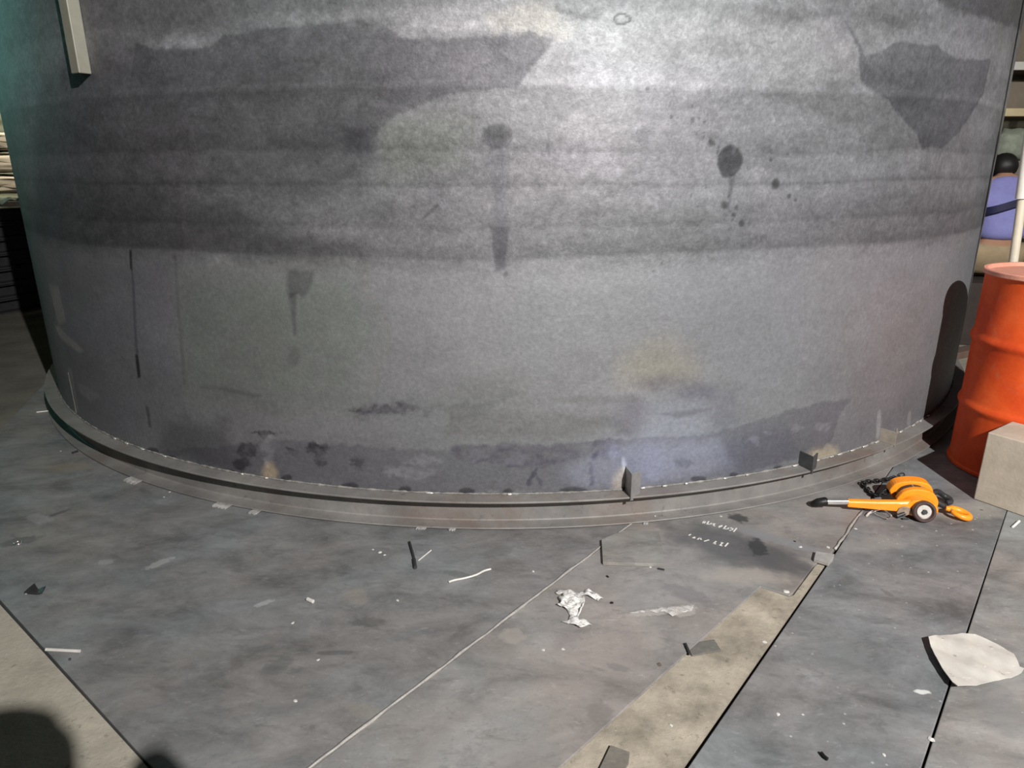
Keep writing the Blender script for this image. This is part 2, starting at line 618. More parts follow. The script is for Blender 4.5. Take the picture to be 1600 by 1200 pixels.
g1, g2 = G(0, 666), G(67, 597)                # far left edge
sa, sb = ext(s2, s1, 2.2), pB.copy()
off = Vector((0.0022, 0.0022, 0))
offc = nrm * -0.006
polyA = [sa - off, sb - off + offc, ext(g2, g1, 1 + 1.2) + offc, g1, ext(g1, g2, 2.4)]
PL_A = plate(polyA, M_PLATE_A, 'large cloudy grey steel floor plate at the left, beside beige concrete')
cl = [ext(f2, f1, 1.7), f2, G(1345, 803), ext(f2, G(1345, 803), 5.0)]
e0 = ext(e2, e1, 1.9)
bo = Vector((0.0025, 0, 0))
polyB = [sa + off, sb + off, e0, e2, G(1231, 933), G(1236, 930), G(1270, 886), G(1282, 878), G(1299, 867) - bo, G(1345, 803) - bo, ext(f2, G(1345, 803), 6.0) - bo]
PL_B = plate(polyB, M_PLATE_B, 'warm grey steel floor plate in the middle with white hand written marks')
h1, h2 = G(1571, 806), G(1441, 1200)
gc1 = cl[0] + Vector((0.016, 0, 0))
gc2 = f2 + Vector((0.010, 0, 0))
polyC = [gc1, gc2, cl[2] + bo, cl[3] + bo, ext(h2, h1, 2.35) - Vector((0.0015, 0, 0)), h1 - Vector((0.0015, 0, 0)), h2 - Vector((0.007, 0, 0)), ext(h1, h2, 1.9) - Vector((0.012, 0, 0))]
PL_C = plate(polyC, M_PLATE_C, 'speckled grey steel floor plate right of the long black gap, under the orange hoist')
polyD = [ext(h1, h2, 1.9), h2, h1 + Vector((0.0015, 0, 0)), ext(h2, h1, 2.35) + Vector((0.0015, 0, 0)), (4.2, 3.2), (4.2, 0.2)]
PL_D = plate(polyD, M_PLATE_D, 'pale grey steel floor plate at the right edge, under the torn pale sheet')

# raised weld line along the seam of the middle plates
mb = MB()
pts = []
n = 60
for i in range(n + 1):
    p = ext(s1, s2, -0.05 + 1.5 * i / n)
    pts.append((p.x - .002 + random.uniform(-.0015, .0015), p.y + .002 + random.uniform(-.0015, .0015), 0.0012))
mb.tube(pts, [random.uniform(0.003, 0.0055) for _ in pts], 6)
mb.build('seam_weld', M_BEADP, PL_B, smooth='all')
q1, q2 = G(1302, 862), G(1346, 802)
mb = MB()
mb.tube([ext(q1, q2, i / 12) + Vector((random.uniform(-.003, .003), 0, 0.001)) for i in range(13)], [random.uniform(0.003, 0.006) for _ in range(13)], 6)
mb.build('seam_weld', M_BEADP, PL_C, smooth='all')

# white marks written on the middle plate
M_CHALK = plain('white chalk', (0.60, 0.58, 0.55), 0.9, 0, 0.1, 40, 0)
rows = [[(490, 260), (512, 215), (552, 215), (515, 262)], [(612, 222), (574, 280), (648, 282), (668, 258)],
        [(700, 272), (745, 275), (685, 312), (738, 318)], [(822, 350), (890, 322)], [(825, 330), (893, 308)],
        [(972, 318), (918, 382), (1008, 386), (1022, 362)], [(1062, 366), (1122, 360), (1092, 410), (1044, 416)], [(1192, 368), (1130, 442)],
        [(200, 512), (232, 490)], [(278, 566), (322, 545), (312, 572)], [(378, 596), (432, 560), (452, 602)], [(518, 636), (612, 610)],
        [(762, 640), (700, 696), (752, 690)], [(868, 664), (902, 670), (838, 726), (884, 732)], [(1012, 678), (950, 746)]]
chalk = [MB(), MB()]
for ri, r in enumerate(rows):
    mb = chalk[0 if ri < 8 else 1]
    P = [G(1060 + x / 13.333, 800 + y / 13.333, 0.0006) for x, y in r]
    for a, c in zip(P[:-1], P[1:]):
        d = (c - a)
        w_ = Vector((-d.y, d.x, 0)).normalized() * 0.0028
        e_ = d.normalized() * 0.0015
        mb.add([a - w_ - e_, a + w_ - e_, c + w_ + e_, c - w_ + e_], [(0, 1, 2, 3)])
for mb, lb in zip(chalk, ('upper row of white hand written marks', 'lower row of white hand written marks')):
    mb.build('chalk_writing', M_CHALK, PL_B)['label'] = lb

# ------------------------------------------------------------------ the steel tank
LAT = RNG.random((256, 256))


def vnoise(x, y):
    xi = np.floor(x).astype(int)
    yi = np.floor(y).astype(int)
    fx, fy = x - xi, y - yi
    fx = fx * fx * (3 - 2 * fx)
    fy = fy * fy * (3 - 2 * fy)
    a, b_ = LAT[yi & 255, xi & 255], LAT[yi & 255, (xi + 1) & 255]
    c_, d_ = LAT[(yi + 1) & 255, xi & 255], LAT[(yi + 1) & 255, (xi + 1) & 255]
    return (a * (1 - fx) + b_ * fx) * (1 - fy) + (c_ * (1 - fx) + d_ * fx) * fy


def fbm(x, y, sx, sy, octv=5, g=0.55, o=0.0):
    t, amp, tot = 0.0, 1.0, 0.0
    for k in range(octv):
        t = t + amp * vnoise(x * sx * 2 ** k + o + 17.3 * k, y * sy * 2 ** k + o * 1.3 + 5.1 * k)
        tot += amp
        amp *= g
    return t / tot - 0.5


def sdf(P, x, y):
    """signed distance to an outline, negative inside"""
    d2 = np.full(x.shape, 1e9)
    ins = np.zeros(x.shape, bool)
    for i in range(len(P)):
        ax, ay = P[i]
        bx, by = P[i - 1]
        ex, ey = bx - ax, by - ay
        t = np.clip(((x - ax) * ex + (y - ay) * ey) / max(ex * ex + ey * ey, 1e-12), 0, 1)
        d2 = np.minimum(d2, (x - ax - t * ex) ** 2 + (y - ay - t * ey) ** 2)
        if abs(by - ay) > 1e-9:
            ins ^= ((ay > y) != (by > y)) & (x < ex * (y - ay) / ey + ax)
    return np.where(ins, -1, 1) * np.sqrt(d2)


def sstep(a, b_, v):
    t = np.clip((v - a) / (b_ - a), 0, 1)
    return t * t * (3 - 2 * t)


def shell_colour(S_, Z_):
    """mill scale, rolling bands, stains and heat tint of the shell, over (arc length, height)"""
    col = np.ones(S_.shape + (3,))
    # bands left by rolling, running round the shell
    prof = [(-40, .82), (5, .86), (18, .98), (45, 1.06), (95, 1.04), (124, 1.08), (129, 1.2), (135, 1.1), (141, .86), (165, .92), (195, .95), (226, .84),
            (236, .78), (245, 1.0), (275, .98), (286, .88), (291, .72), (297, .95), (312, .95), (328, .82), (348, .74), (354, .66),
            (362, .84), (378, .76), (392, .66), (399, .64), (406, .97), (430, 1.0), (470, 1.0), (540, .98), (600, .98), (640, .92), (664, .95), (700, .9), (760, .85)]
    zz = np.array([T(1000, y)[1] for y, _ in prof][::-1])
    vv = np.array([a for _, a in prof][::-1])
    wob = fbm(S_, Z_, 1.1, 2.2, 4, .5, 3) * 0.05
    pr_ = np.interp(Z_ + wob, zz, vv)
    up = sstep(0.92, 0.98, Z_ + wob)                   # rough scale above, smoother below
    col *= (1 + (pr_ - 1) * (0.75 + 0.5 * (fbm(S_, Z_, .7, .7, 3, .5, 8) + .5)))[..., None]
    n1 = fbm(S_, Z_, 3.0, 9.0, 6, .62, 21)
    n2 = fbm(S_, Z_, 16.0, 30.0, 5, .68, 33)
    n3 = fbm(S_, Z_, 1.2, 2.0, 4, .55, 41)
    col *= (1 + (0.55 * n1 + 0.5 * n2) * (0.35 + 0.75 * up) + 0.42 * n3)[..., None]
    col *= (1 + 0.13 * (1 - up))[..., None]
    hue = fbm(S_, Z_, 1.0, 1.3, 3, .5, 55)
    col *= 1 + hue[..., None] * np.array([.12, 0.0, -.02]) * 1.0
    grn = fbm(S_, Z_, 1.4, 1.2, 3, .5, 75)
    col *= 1 + grn[..., None] * np.array([-.07, .05, -.06])
    wx, wy = fbm(S_, Z_, 5, 5, 5, .6, 61), fbm(S_, Z_, 5, 5, 5, .6, 91)
    fx, fy = fbm(S_, Z_, 30, 40, 4, .65, 101), fbm(S_, Z_, 30, 40, 4, .65, 131)

    def patch(P, mul, feather=0.01, warp=0.03, fine=0.02, strength=1.0, break_=0.0, within=None, soft=0.1):
        Q = [T(*p) for p in P]
        lo = [min(q[i] for q in Q) - 0.35 for i in (0, 1)]
        hi = [max(q[i] for q in Q) + 0.35 for i in (0, 1)]
        k = (S_ > lo[0]) & (S_ < hi[0]) & (Z_ > lo[1]) & (Z_ < hi[1])
        if not k.any():
            return
        d = sdf(Q, S_[k] + wx[k] * warp + fx[k] * fine, Z_[k] + wy[k] * warp + fy[k] * fine)
        w_ = (1 - sstep(-feather, feather, d)) * strength
        if within:
            w_ = w_ * (1 - sstep(-soft, soft, sdf([T(*p) for p in within], S_[k] + wx[k] * .1, Z_[k] + wy[k] * .1)))
        if break_:
            w_ = w_ * np.clip(1 + break_ * (fx[k] * 3.2 + wx[k] * 2.0), 0, 1.6)
        col[k] *= 1 + w_[:, None] * (np.array(mul) - 1)

    def spot(x, y, rx, ry, mul, ang=0.0, feather=0.2, warp=0.012, fine=0.008, strength=1.0, break_=0.0):
        """an oval of the photo, radii in photo points"""
        P = []
        for i in range(22):
            a = 2 * PI * i / 22
            u, v_ = rx * math.cos(a), ry * math.sin(a)
            P.append((x + u * math.cos(ang) - v_ * math.sin(ang), y + u * math.sin(ang) + v_ * math.cos(ang)))
        patch(P, mul, feather * min(rx, ry) * 0.0024, warp, fine, strength, break_)

    # dark sheets of scale, upper left and upper right
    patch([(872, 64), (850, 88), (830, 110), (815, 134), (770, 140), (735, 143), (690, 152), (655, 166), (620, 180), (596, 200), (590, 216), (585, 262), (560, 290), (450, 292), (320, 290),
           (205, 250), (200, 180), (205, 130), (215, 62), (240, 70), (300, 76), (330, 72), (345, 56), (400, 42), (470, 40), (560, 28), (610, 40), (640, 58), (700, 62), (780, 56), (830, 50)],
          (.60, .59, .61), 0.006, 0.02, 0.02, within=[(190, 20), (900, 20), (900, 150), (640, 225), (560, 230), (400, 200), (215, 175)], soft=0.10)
    patch([(600, 190), (585, 262), (560, 300), (300, 300), (560, 390), (300, 390), (60, 360), (60, 120), (215, 60), (205, 180), (430, 190), (520, 180)], (.66, .65, .67), 0.06, 0.1, 0.02)  # dark scale, deepened further to paint in the dimmer light on the left
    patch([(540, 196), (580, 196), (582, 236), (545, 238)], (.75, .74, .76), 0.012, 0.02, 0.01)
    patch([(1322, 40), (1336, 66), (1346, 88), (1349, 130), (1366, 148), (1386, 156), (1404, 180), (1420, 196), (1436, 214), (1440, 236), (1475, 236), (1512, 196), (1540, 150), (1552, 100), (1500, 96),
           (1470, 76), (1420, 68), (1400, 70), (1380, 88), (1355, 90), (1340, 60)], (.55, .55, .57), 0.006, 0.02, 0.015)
    patch([(1440, 215), (1436, 290), (1430, 400), (1500, 400), (1560, 240), (1520, 190)], (.96, .96, .96), 0.03, 0.05, 0.01)
    patch([(1460, -20), (1475, 10), (1500, 22), (1540, 34), (1580, 44), (1600, 60), (1640, -30)], (.5, .5, .5), 0.015, 0.04, 0.03)
    # brighter ground steel near the top
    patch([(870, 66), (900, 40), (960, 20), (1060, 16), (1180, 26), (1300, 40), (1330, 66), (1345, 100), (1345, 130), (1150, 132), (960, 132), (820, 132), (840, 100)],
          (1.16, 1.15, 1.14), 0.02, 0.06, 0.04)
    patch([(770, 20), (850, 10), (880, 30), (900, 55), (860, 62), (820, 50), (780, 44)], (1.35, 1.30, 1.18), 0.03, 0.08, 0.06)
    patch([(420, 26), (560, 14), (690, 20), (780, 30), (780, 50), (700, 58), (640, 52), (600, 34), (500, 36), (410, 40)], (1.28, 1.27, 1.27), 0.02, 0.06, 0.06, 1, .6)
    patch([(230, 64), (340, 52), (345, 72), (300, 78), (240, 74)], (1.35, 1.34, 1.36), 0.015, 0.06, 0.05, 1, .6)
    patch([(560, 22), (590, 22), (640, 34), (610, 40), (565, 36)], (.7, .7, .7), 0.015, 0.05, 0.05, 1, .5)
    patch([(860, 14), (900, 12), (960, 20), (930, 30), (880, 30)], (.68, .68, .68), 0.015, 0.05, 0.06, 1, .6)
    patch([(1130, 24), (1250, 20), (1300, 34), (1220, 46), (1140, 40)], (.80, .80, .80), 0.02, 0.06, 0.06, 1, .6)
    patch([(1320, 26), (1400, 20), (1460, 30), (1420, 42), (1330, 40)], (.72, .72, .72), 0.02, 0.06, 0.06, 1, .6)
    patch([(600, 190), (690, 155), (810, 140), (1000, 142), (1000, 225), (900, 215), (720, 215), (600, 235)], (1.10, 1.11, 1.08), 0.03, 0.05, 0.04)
    patch([(600, 210), (640, 195), (730, 195), (730, 260), (600, 280)], (.92, .95, .87), 0.06, 0.05, 0.02)
    # soaked rings and splashes
    spot(781, 214, 25, 20, (.60, .60, .61), 0, .12, .01, .01)
    spot(778, 208, 16, 11, (.75, .75, .76), 0, .3)
    for i in range(4):
        spot(793 + i * 5, 222 - i * 1.0, 10, 1.1, (1.45, 1.45, 1.45), -0.8, .6, .002, .002)
    patch([(770, 236), (796, 236), (797, 350), (795, 415), (775, 424), (772, 352)], (.82, .82, .84), 0.02, 0.02, 0.01)
    patch([(770, 356), (797, 356), (789, 420), (774, 424)], (.62, .62, .64), 0.006, 0.01, 0.008)
    spot(791, 428, 3.5, 4.5, (.65, .65, .66))
    spot(1007, 213, 20, 11, (.72, .72, .74), -.1, .3, .02, .015)
    spot(861, 234, 3, 12, (.72, .72, .74), 0, .3)
    spot(677, 330, 20, 3, (.6, .6, .61), -.75, .5, .01, .01)
    spot(1143, 255, 19, 25, (.30, .30, .31), .15, .10, .012, .012)
    spot(1140, 262, 13, 15, (.78, .78, .78), .15, .3)
    spot(1150, 238, 3, 7, (1.7, 1.7, 1.7), .4, .5)
    patch([(1142, 275), (1152, 275), (1147, 300), (1142, 330), (1139, 330)], (.62, .62, .63), 0.006, 0.01, 0.006)
    for x, y, rx, ry, k in ((1052, 184, 3, 3.5, .5), (1085, 189, 3.6, 4, .42), (1095, 187, 2.2, 3, .5), (1103, 193, 2.4, 2.4, .55), (1085, 167, 2, 2.6, .55), (1062, 186, 1.6, 1.6, .6),
                            (1091, 211, 2.2, 2.2, .6), (1103, 209, 2, 2, .6), (1102, 216, 2, 2, .55), (1115, 226, 5.5, 5, .42), (1112, 222, 2, 4, .5), (1126, 232, 2, 3, .5), (1093, 236, 1.6, 1.6, .6), (1124, 240, 1.4, 5, .6),
                            (1015, 141, 3, 3.4, .45), (1150, 173, 2.4, 2, .6), (1214, 290, 6, 9, .30), (1207, 252, 3, 4, .5), (1233, 243, 2, 2.2, .55), (1235, 309, 3.4, 4.4, .45), (1245, 315, 2.6, 3, .5), (1226, 212, 1.8, 1.8, .6),
                            (1134, 323, 5.5, 6.5, .42), (1153, 327, 3, 3.5, .5), (1148, 339, 3.5, 3.5, .45), (1160, 352, 4.5, 5.5, .42), (1146, 346, 1.6, 3, .6), (1082, 308, 2, 2.2, .6), (1093, 325, 1.8, 1.8, .6), (1106, 294, 2, 2, .6), (1140, 310, 1.6, 4, .6),
                            (1035, 412, 1.4, 4, .5), (1022, 425, 1.6, 2, .6)):
        spot(x, y, rx, ry, (k, k, k), .15, .5, .003, .004)
    # lower left: run marks and greenish film
    patch([(275, 420), (560, 420), (590, 520), (560, 640), (430, 640), (285, 600)], (.85, .92, .84), 0.10, 0.1, 0.02)  # greenish film, with some of the left side's dimness put into its tone
    patch([(90, 380), (270, 400), (280, 640), (200, 690), (110, 620)], (.88, .86, .90), 0.08, 0.1, 0.02)
    patch([(452, 418), (492, 420), (486, 448), (478, 460), (464, 458), (452, 466), (450, 440)], (.62, .61, .63), 0.01, 0.02, 0.012)
    patch([(453, 455), (464, 455), (464, 500), (463, 522), (459, 522), (456, 490)], (.66, .65, .67), 0.008, 0.01, 0.01)
    spot(458, 555, 10, 16, (.8, .8, .8), 0, .6, .02, .01)
    patch([(204, 388), (208, 388), (208, 420), (211, 440), (214, 520), (219, 580), (216, 588), (211, 540), (207, 440)], (.62, .60, .63), 0.006, 0.006, 0.004)
    patch([(203, 386), (207, 386), (208, 420), (204, 416)], (.35, .35, .36), 0.004, 0.004, 0.004)
    patch([(211, 550), (216, 552), (220, 586), (215, 586)], (.28, .28, .29), 0.004, 0.004, 0.004)
    patch([(226, 630), (232, 632), (236, 664), (232, 664)], (.55, .55, .56), 0.005, 0.006, 0.004)
    patch([(272, 392), (276, 392), (290, 595), (286, 595)], (.8, .8, .8), 0.008, 0.008, 0.004)
    patch([(315, 600), (350, 602), (410, 616), (402, 620), (350, 608)], (.75, .76, .75), 0.008, 0.02, 0.006)
    patch([(78, 440), (92, 445), (104, 498), (92, 502)], (1.5, 1.45, 1.35), 0.01, 0.02, 0.01)
    patch([(86, 502), (94, 506), (132, 542), (126, 547), (96, 524)], (1.6, 1.55, 1.42), 0.008, 0.02, 0.01)
    patch([(118, 590), (132, 596), (160, 620), (140, 624), (122, 606)], (1.35, 1.32, 1.25), 0.015, 0.03, 0.02)
    patch([(106, 570), (112, 570), (123, 640), (117, 640)], (1.4, 1.4, 1.35), 0.006, 0.006, 0.006)
    patch([(540, 640), (575, 632), (610, 627), (650, 629), (675, 637), (640, 643), (600, 647), (565, 645)], (.58, .56, .59), 0.014, 0.05, 0.07, 1, .5)
    patch([(255, 650), (300, 640), (360, 655), (372, 700), (400, 740), (280, 712), (240, 690)], (.66, .65, .67), 0.05, 0.16, 0.04)
    # ragged dark foot band
    patch([(240, 700), (370, 690), (450, 686), (520, 690), (640, 700), (700, 700), (720, 694), (830, 692), (960, 690), (1000, 688), (1100, 678), (1200, 655), (1280, 632), (1330, 625), (1312, 650),
           (1300, 690), (1260, 715), (1100, 752), (950, 768), (800, 770), (600, 768), (450, 748), (300, 718)], (.74, .73, .76), 0.006, 0.03, 0.03)
    patch([(700, 696), (840, 694), (970, 692), (960, 722), (900, 715), (850, 730), (800, 735), (720, 718)], (.80, .78, .84), 0.006, 0.05, 0.05, 1, 1.0)
    for x, y, rx, ry in ((388, 700, 18, 12), (500, 692, 14, 6), (494, 700, 16, 7), (455, 705, 8, 6), (418, 675, 22, 4), (560, 720, 10, 8), (380, 720, 14, 8), (500, 716, 12, 7)):
        spot(x, y, rx, ry, (.62, .61, .63), 0, .4, .05, .05, 1, 1.0)
    for x, y, rx, ry in ((420, 700, 9, 26), (745, 712, 20, 8), (805, 718, 18, 9), (660, 715, 30, 8), (1245, 676, 14, 5), (1285, 668, 14, 6), (1180, 690, 8, 8), (1200, 682, 4, 6), (640, 735, 40, 8)):
        spot(x, y, rx, ry, (1.4, 1.4, 1.42), 0, .5, .05, .05, .8, 1.0)
    patch([(700, 640), (830, 640), (960, 655), (980, 680), (840, 682), (690, 678)], (.84, .84, .82), 0.02, 0.06, 0.03, 1, .5)
    patch([(860, 620), (990, 618), (1000, 630), (880, 628)], (.85, .83, .83), 0.01, 0.03, 0.01)
    patch([(640, 630), (760, 626), (790, 608), (820, 612), (760, 640)], (.84, .85, .84), 0.01, 0.05, 0.03, 1, .6)
    # weld heat tint around the big clip
    spot(1030, 575, 60, 38, (1.12, 1.06, .88), 0, .9, .08, .02)
    spot(1058, 606, 62, 16, (.70, .68, .74), .1, .8, .06, .03, 1, .4)
    spot(985, 655, 20, 34, (.78, .75, .77), .5, .8, .05, .02)
    spot(1130, 640, 26, 26, (.78, .77, .80), 0, .8, .05, .02)
    patch([(1030, 648), (1075, 642), (1110, 640), (1060, 656)], (.72, .70, .72), 0.008, 0.02, 0.01)
    spot(1055, 688, 88, 62, (1.28, 1.32, 1.44), 0, .9, .10, .02)
    patch([(960, 700), (1060, 688), (1130, 684), (1140, 730), (1060, 748), (960, 760), (900, 764), (880, 730)], (1.30, 1.31, 1.36), 0.03, 0.08, 0.03)
    spot(960, 735, 90, 36, (1.12, 1.15, 1.24), -.1, .8, .08, .02)
    spot(1180, 710, 60, 34, (.88, .87, .96), -.25, .7, .06, .02)
    spot(1068, 722, 13, 7, (.72, .72, .74), 0, .5, .04, .03)
    for x, y in ((925, 700), (928, 715), (920, 735), (924, 752), (835, 740), (828, 752), (842, 752)):
        spot(x, y, 3.5, 9, (.62, .62, .7), random.uniform(-.5, .5), .5, .03, .03, 1, .5)
    spot(956, 708, 8, 12, (1.3, 1.35, 1.38), 0, .6, .03, .02)
    # burnt cream spots beside clips and old tack welds
    spot(967, 752, 10, 20, (2.0, 1.75, 1.35), .3, .8, .01, .01)
    spot(974, 728, 3, 14, (1.8, 1.8, 1.75), -.1, .8, .01, .006)
    spot(1284, 714, 26, 13, (2.1, 1.85, 1.35), -.2, .8, .03, .03)
    spot(1372, 668, 3.5, 24, (1.6, 1.6, 1.6), .08, .8, .01, .01)
    spot(1420, 660, 3, 14, (1.4, 1.4, 1.4), .08, .8, .01, .01)
    spot(421, 735, 11, 13, (2.7, 2.2, 1.45), 0, .7, .02, .02)
    # chalked loop near the top
    L_ = [(964, 32), (965, 27), (970, 24), (977, 23.5), (984, 26), (989.5, 31.5), (989, 33), (985, 36), (977, 38.5), (970, 38), (966, 36)]
    q = [tuple(p_)[:2] for p_ in bez([(*T(*p), 0) for p in L_] + [(*T(*L_[0]), 0)], 66)][:-1]
    k = (np.abs(S_ - q[0][0] - .03) < .12) & (np.abs(Z_ - q[0][1]) < .12)
    if k.any():
        d = np.abs(sdf(q, S_[k], Z_[k]))
        col[k] *= 1 - 0.6 * (1 - sstep(0.0018, 0.0048, d))[:, None]
    # half moon scorches above the joint
    for x, y, rx in ((355, 735, 10), (447, 744, 9), (545, 757, 14), (632, 763, 10), (728, 767, 13), (793, 769, 8), (895, 767, 22), (237, 700, 10), (265, 712, 8), (1090, 750, 12), (1145, 745, 7), (1215, 735, 8)):
        spot(x, y, rx, 5, (.42, .42, .43), 0, .35, .006, .006)
    return np.clip(col, 0.12, 3.0)


tank = thing('steel_tank', (TX, TY, 0), 'huge round grey steel tank shell standing on a curved beam ring', 'tank')
ZT = 2.7
fine_a = np.arange(-58, 58.001, 0.0052 / RT * 180 / PI)
coarse = np.linspace(58, 302, 90)[1:-1]
ANG = np.radians(np.concatenate([fine_a, coarse]))
ZS = np.concatenate([np.arange(HB, 2.25, 0.0056), np.linspace(2.27, ZT, 12)])
na, nz = len(ANG), len(ZS)
A_, Z_ = np.meshgrid(ANG, ZS)
# the plate is a little wavy, as rolled plate is
wv = 0.0022 * fbm(A_ * RT, Z_, 1.2, 1.5, 2, .4, 7) * np.cos(np.clip(A_, -PI, PI) / 2)
outv = np.stack([(RT + wv) * np.sin(A_), -(RT + wv) * np.cos(A_), Z_], -1).reshape(-1, 3)
ci = np.linspace(0, 2 * PI, 181)[:-1]
inner = np.array([[(RT - .014) * math.sin(a), -(RT - .014) * math.cos(a), z] for z in (HB, ZT) for a in ci])
idx = np.arange(na * nz).reshape(nz, na)
nx = np.roll(idx, -1, 1)
quads = np.stack([idx[:-1], nx[:-1], nx[1:], idx[1:]], -1).reshape(-1, 4)
ib = na * nz
ii = ib + np.arange(180)
iq = np.stack([ii, ii + 180, np.roll(ii, -1) + 180, np.roll(ii, -1)], -1)
verts = np.concatenate([outv, inner])
quads = np.concatenate([quads, iq])
# top rim
rim = []
j = 0
ang_out = np.mod(ANG, 2 * PI)
top_near = [int(np.argmin(np.abs(np.angle(np.exp(1j * (ang_out - a)))))) for a in ci]
tri_f = []
for k in range(180):
    tri_f.append((int(idx[-1, top_near[k]]), int(idx[-1, top_near[(k + 1) % 180]]), ib + 180 + (k + 1) % 180, ib + 180 + k))
quads = np.concatenate([quads, np.array(tri_f)])
me = bpy.data.meshes.new('shell')
me.vertices.add(len(verts))
me.vertices.foreach_set('co', verts.astype(np.float32).ravel())
me.loops.add(len(quads) * 4)
me.loops.foreach_set('vertex_index', quads.astype(np.int32).ravel())
me.polygons.add(len(quads))
me.polygons.foreach_set('loop_start', np.arange(0, len(quads) * 4, 4, dtype=np.int32))
me.polygons.foreach_set('loop_total', np.full(len(quads), 4, np.int32))
me.update(calc_edges=True)
me.polygons.foreach_set('use_smooth', np.ones(len(quads), bool))
colr = np.ones((len(verts), 4), np.float32)
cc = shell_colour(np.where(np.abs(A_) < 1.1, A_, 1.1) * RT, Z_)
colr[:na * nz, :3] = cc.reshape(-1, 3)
at = me.color_attributes.new('scale', 'FLOAT_COLOR', 'POINT')
at.data.foreach_set('color', colr.ravel())
shell_o = bpy.data.objects.new('shell', me)
COL.objects.link(shell_o)
shell_o.parent = tank

m, nt, b = new_mat('mill scale steel')
v = coords(nt)
at_ = nd(nt, 'ShaderNodeAttribute', attribute_name='scale')
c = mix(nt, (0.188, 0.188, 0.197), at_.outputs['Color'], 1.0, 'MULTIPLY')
fn = noise(nt, v, 70, 8, 0.75)
c = mix(nt, c, ramp(nt, fn, [(0.3, 0.84), (0.5, 1.0), (0.7, 1.18)]), 1.0, 'MULTIPLY')
sz = nd(nt, 'ShaderNodeSeparateXYZ')
nt.links.new(v, sz.inputs[0])
upz = nd(nt, 'ShaderNodeMapRange')
upz.inputs['From Min'].default_value = 0.90
upz.inputs['From Max'].default_value = 1.02
upz.inputs['To Min'].default_value = 0.38
nt.links.new(sz.outputs[2], upz.inputs['Value'])
grain = mix(nt, ramp(nt, noise(nt, v, 42, 9, 0.8, 0.6, 2.0), [(0.36, 0.66), (0.5, 1.0), (0.62, 1.42)]),
            ramp(nt, noise(nt, v, 120, 5, 0.8, 0.3, 4.0), [(0.36, 0.82), (0.5, 1.0), (0.64, 1.25)]), 0.4)
c = mix(nt, c, mix(nt, (1.0, 1.0, 1.0), grain, upz.outputs[0]), 1.0, 'MULTIPLY')
nt.links.new(c, b.inputs['Base Color'])
b.inputs['Metallic'].default_value = 0.45
nt.links.new(ramp(nt, noise(nt, v, 5, 6, 0.6), [(0.3, 0.60), (0.7, 0.50)]), b.inputs['Roughness'])
b.inputs['Specular IOR Level'].default_value = 0.5
bump(nt, b, noise(nt, v, 45, 9, 0.75), 0.35, 0.005)
me.materials.append(m)
M_SHELL = m


def ring_profile(prof, name, mat, a0=0, a1=360, seg=360, jitter=0):
    """turn an outline (out, z) round the tank axis"""
    mb = MB()
    v_, f_ = [], []
    n_ = len(prof)
    for k in range(seg):
        a = math.radians(a0 + (a1 - a0) * k / seg)
        for r, z in prof:
            v_.append((r * math.sin(a), -r * math.cos(a), z))
    for k in range(seg):
        k2 = (k + 1) % seg
        for i in range(n_):
            f_.append((k * n_ + i, k * n_ + (i + 1) % n_, k2 * n_ + (i + 1) % n_, k2 * n_ + i))
    mb.add(v_, f_)
    return mb.build(name, mat, tank)


m, nt, b = new_mat('rolled beam steel')
v = coords(nt)
sx = nd(nt, 'ShaderNodeSeparateXYZ')
nt.links.new(v, sx.inputs[0])
f = noise(nt, v, 5, 9, 0.65)
c = ramp(nt, f, [(0.3, (0.14, 0.135, 0.13)), (0.5, (0.20, 0.19, 0.18)), (0.72, (0.27, 0.255, 0.24))])
c = mix(nt, c, (0.175, 0.125, 0.098), ramp(nt, noise(nt, v, 2.3, 7, 0.7, 0.4, 3), [(0.48, 0.0), (0.66, 0.7)]))
c = mix(nt, c, (0.09, 0.08, 0.075), ramp(nt, noise(nt, v, 30, 7, 0.7, 0.3, 6), [(0.58, 0.0), (0.72, 0.6)]))
nt.links.new(c, b.inputs['Base Color'])
b.inputs['Metallic'].default_value = 0.25
b.inputs['Roughness'].default_value = 0.6
bump(nt, b, noise(nt, v, 40, 7, 0.7), 0.3, 0.004)
M_BEAM = m
W_ = RF - 0.052           # web face
ft = 0.0085
prof = [(RF, HB), (RF, HB - ft * .85), (RF - .03, HB - ft * 1.3), (W_ + .006, HB - ft * 1.7), (W_, HB - .024), (W_, .0165), (W_ + .003, .0135), (RF - .03, .0115), (RF, .0095), (RF, .0035),
        (RF - .112, .0035), (RF - .112, .008), (RF - .075, .013), (W_ - .008, .026), (W_ - .008, HB - .024), (RF - .075, HB - .013), (RF - .112, HB - .008), (RF - .112, HB)]
ring = ring_profile(prof, 'base_ring', M_BEAM)
ring.modifiers.new('bevel', 'BEVEL').width = 0.0015
ring.modifiers['bevel'].limit_method = 'ANGLE'
ring['label'] = 'curved steel beam under the shell'

# weld bead along the foot of the shell
mb = MB()
pts, rads = [], []
for k in range(900):
    a = -58 + 116 * k / 899
    z = HB + 0.0025
    pts.append(shell(math.radians(a) * RT, z, 0.002 + random.uniform(-.001, .0015)) - Vector((TX, TY, 0)))
    rads.append(.0036 + .0012 * math.sin(a * 3.1) + .0008 * math.sin(a * 7.7) + random.uniform(-.0005, .0005))
mb.tube(pts, rads, 6)
mb.build('weld_bead', M_WELD, tank, smooth='all')

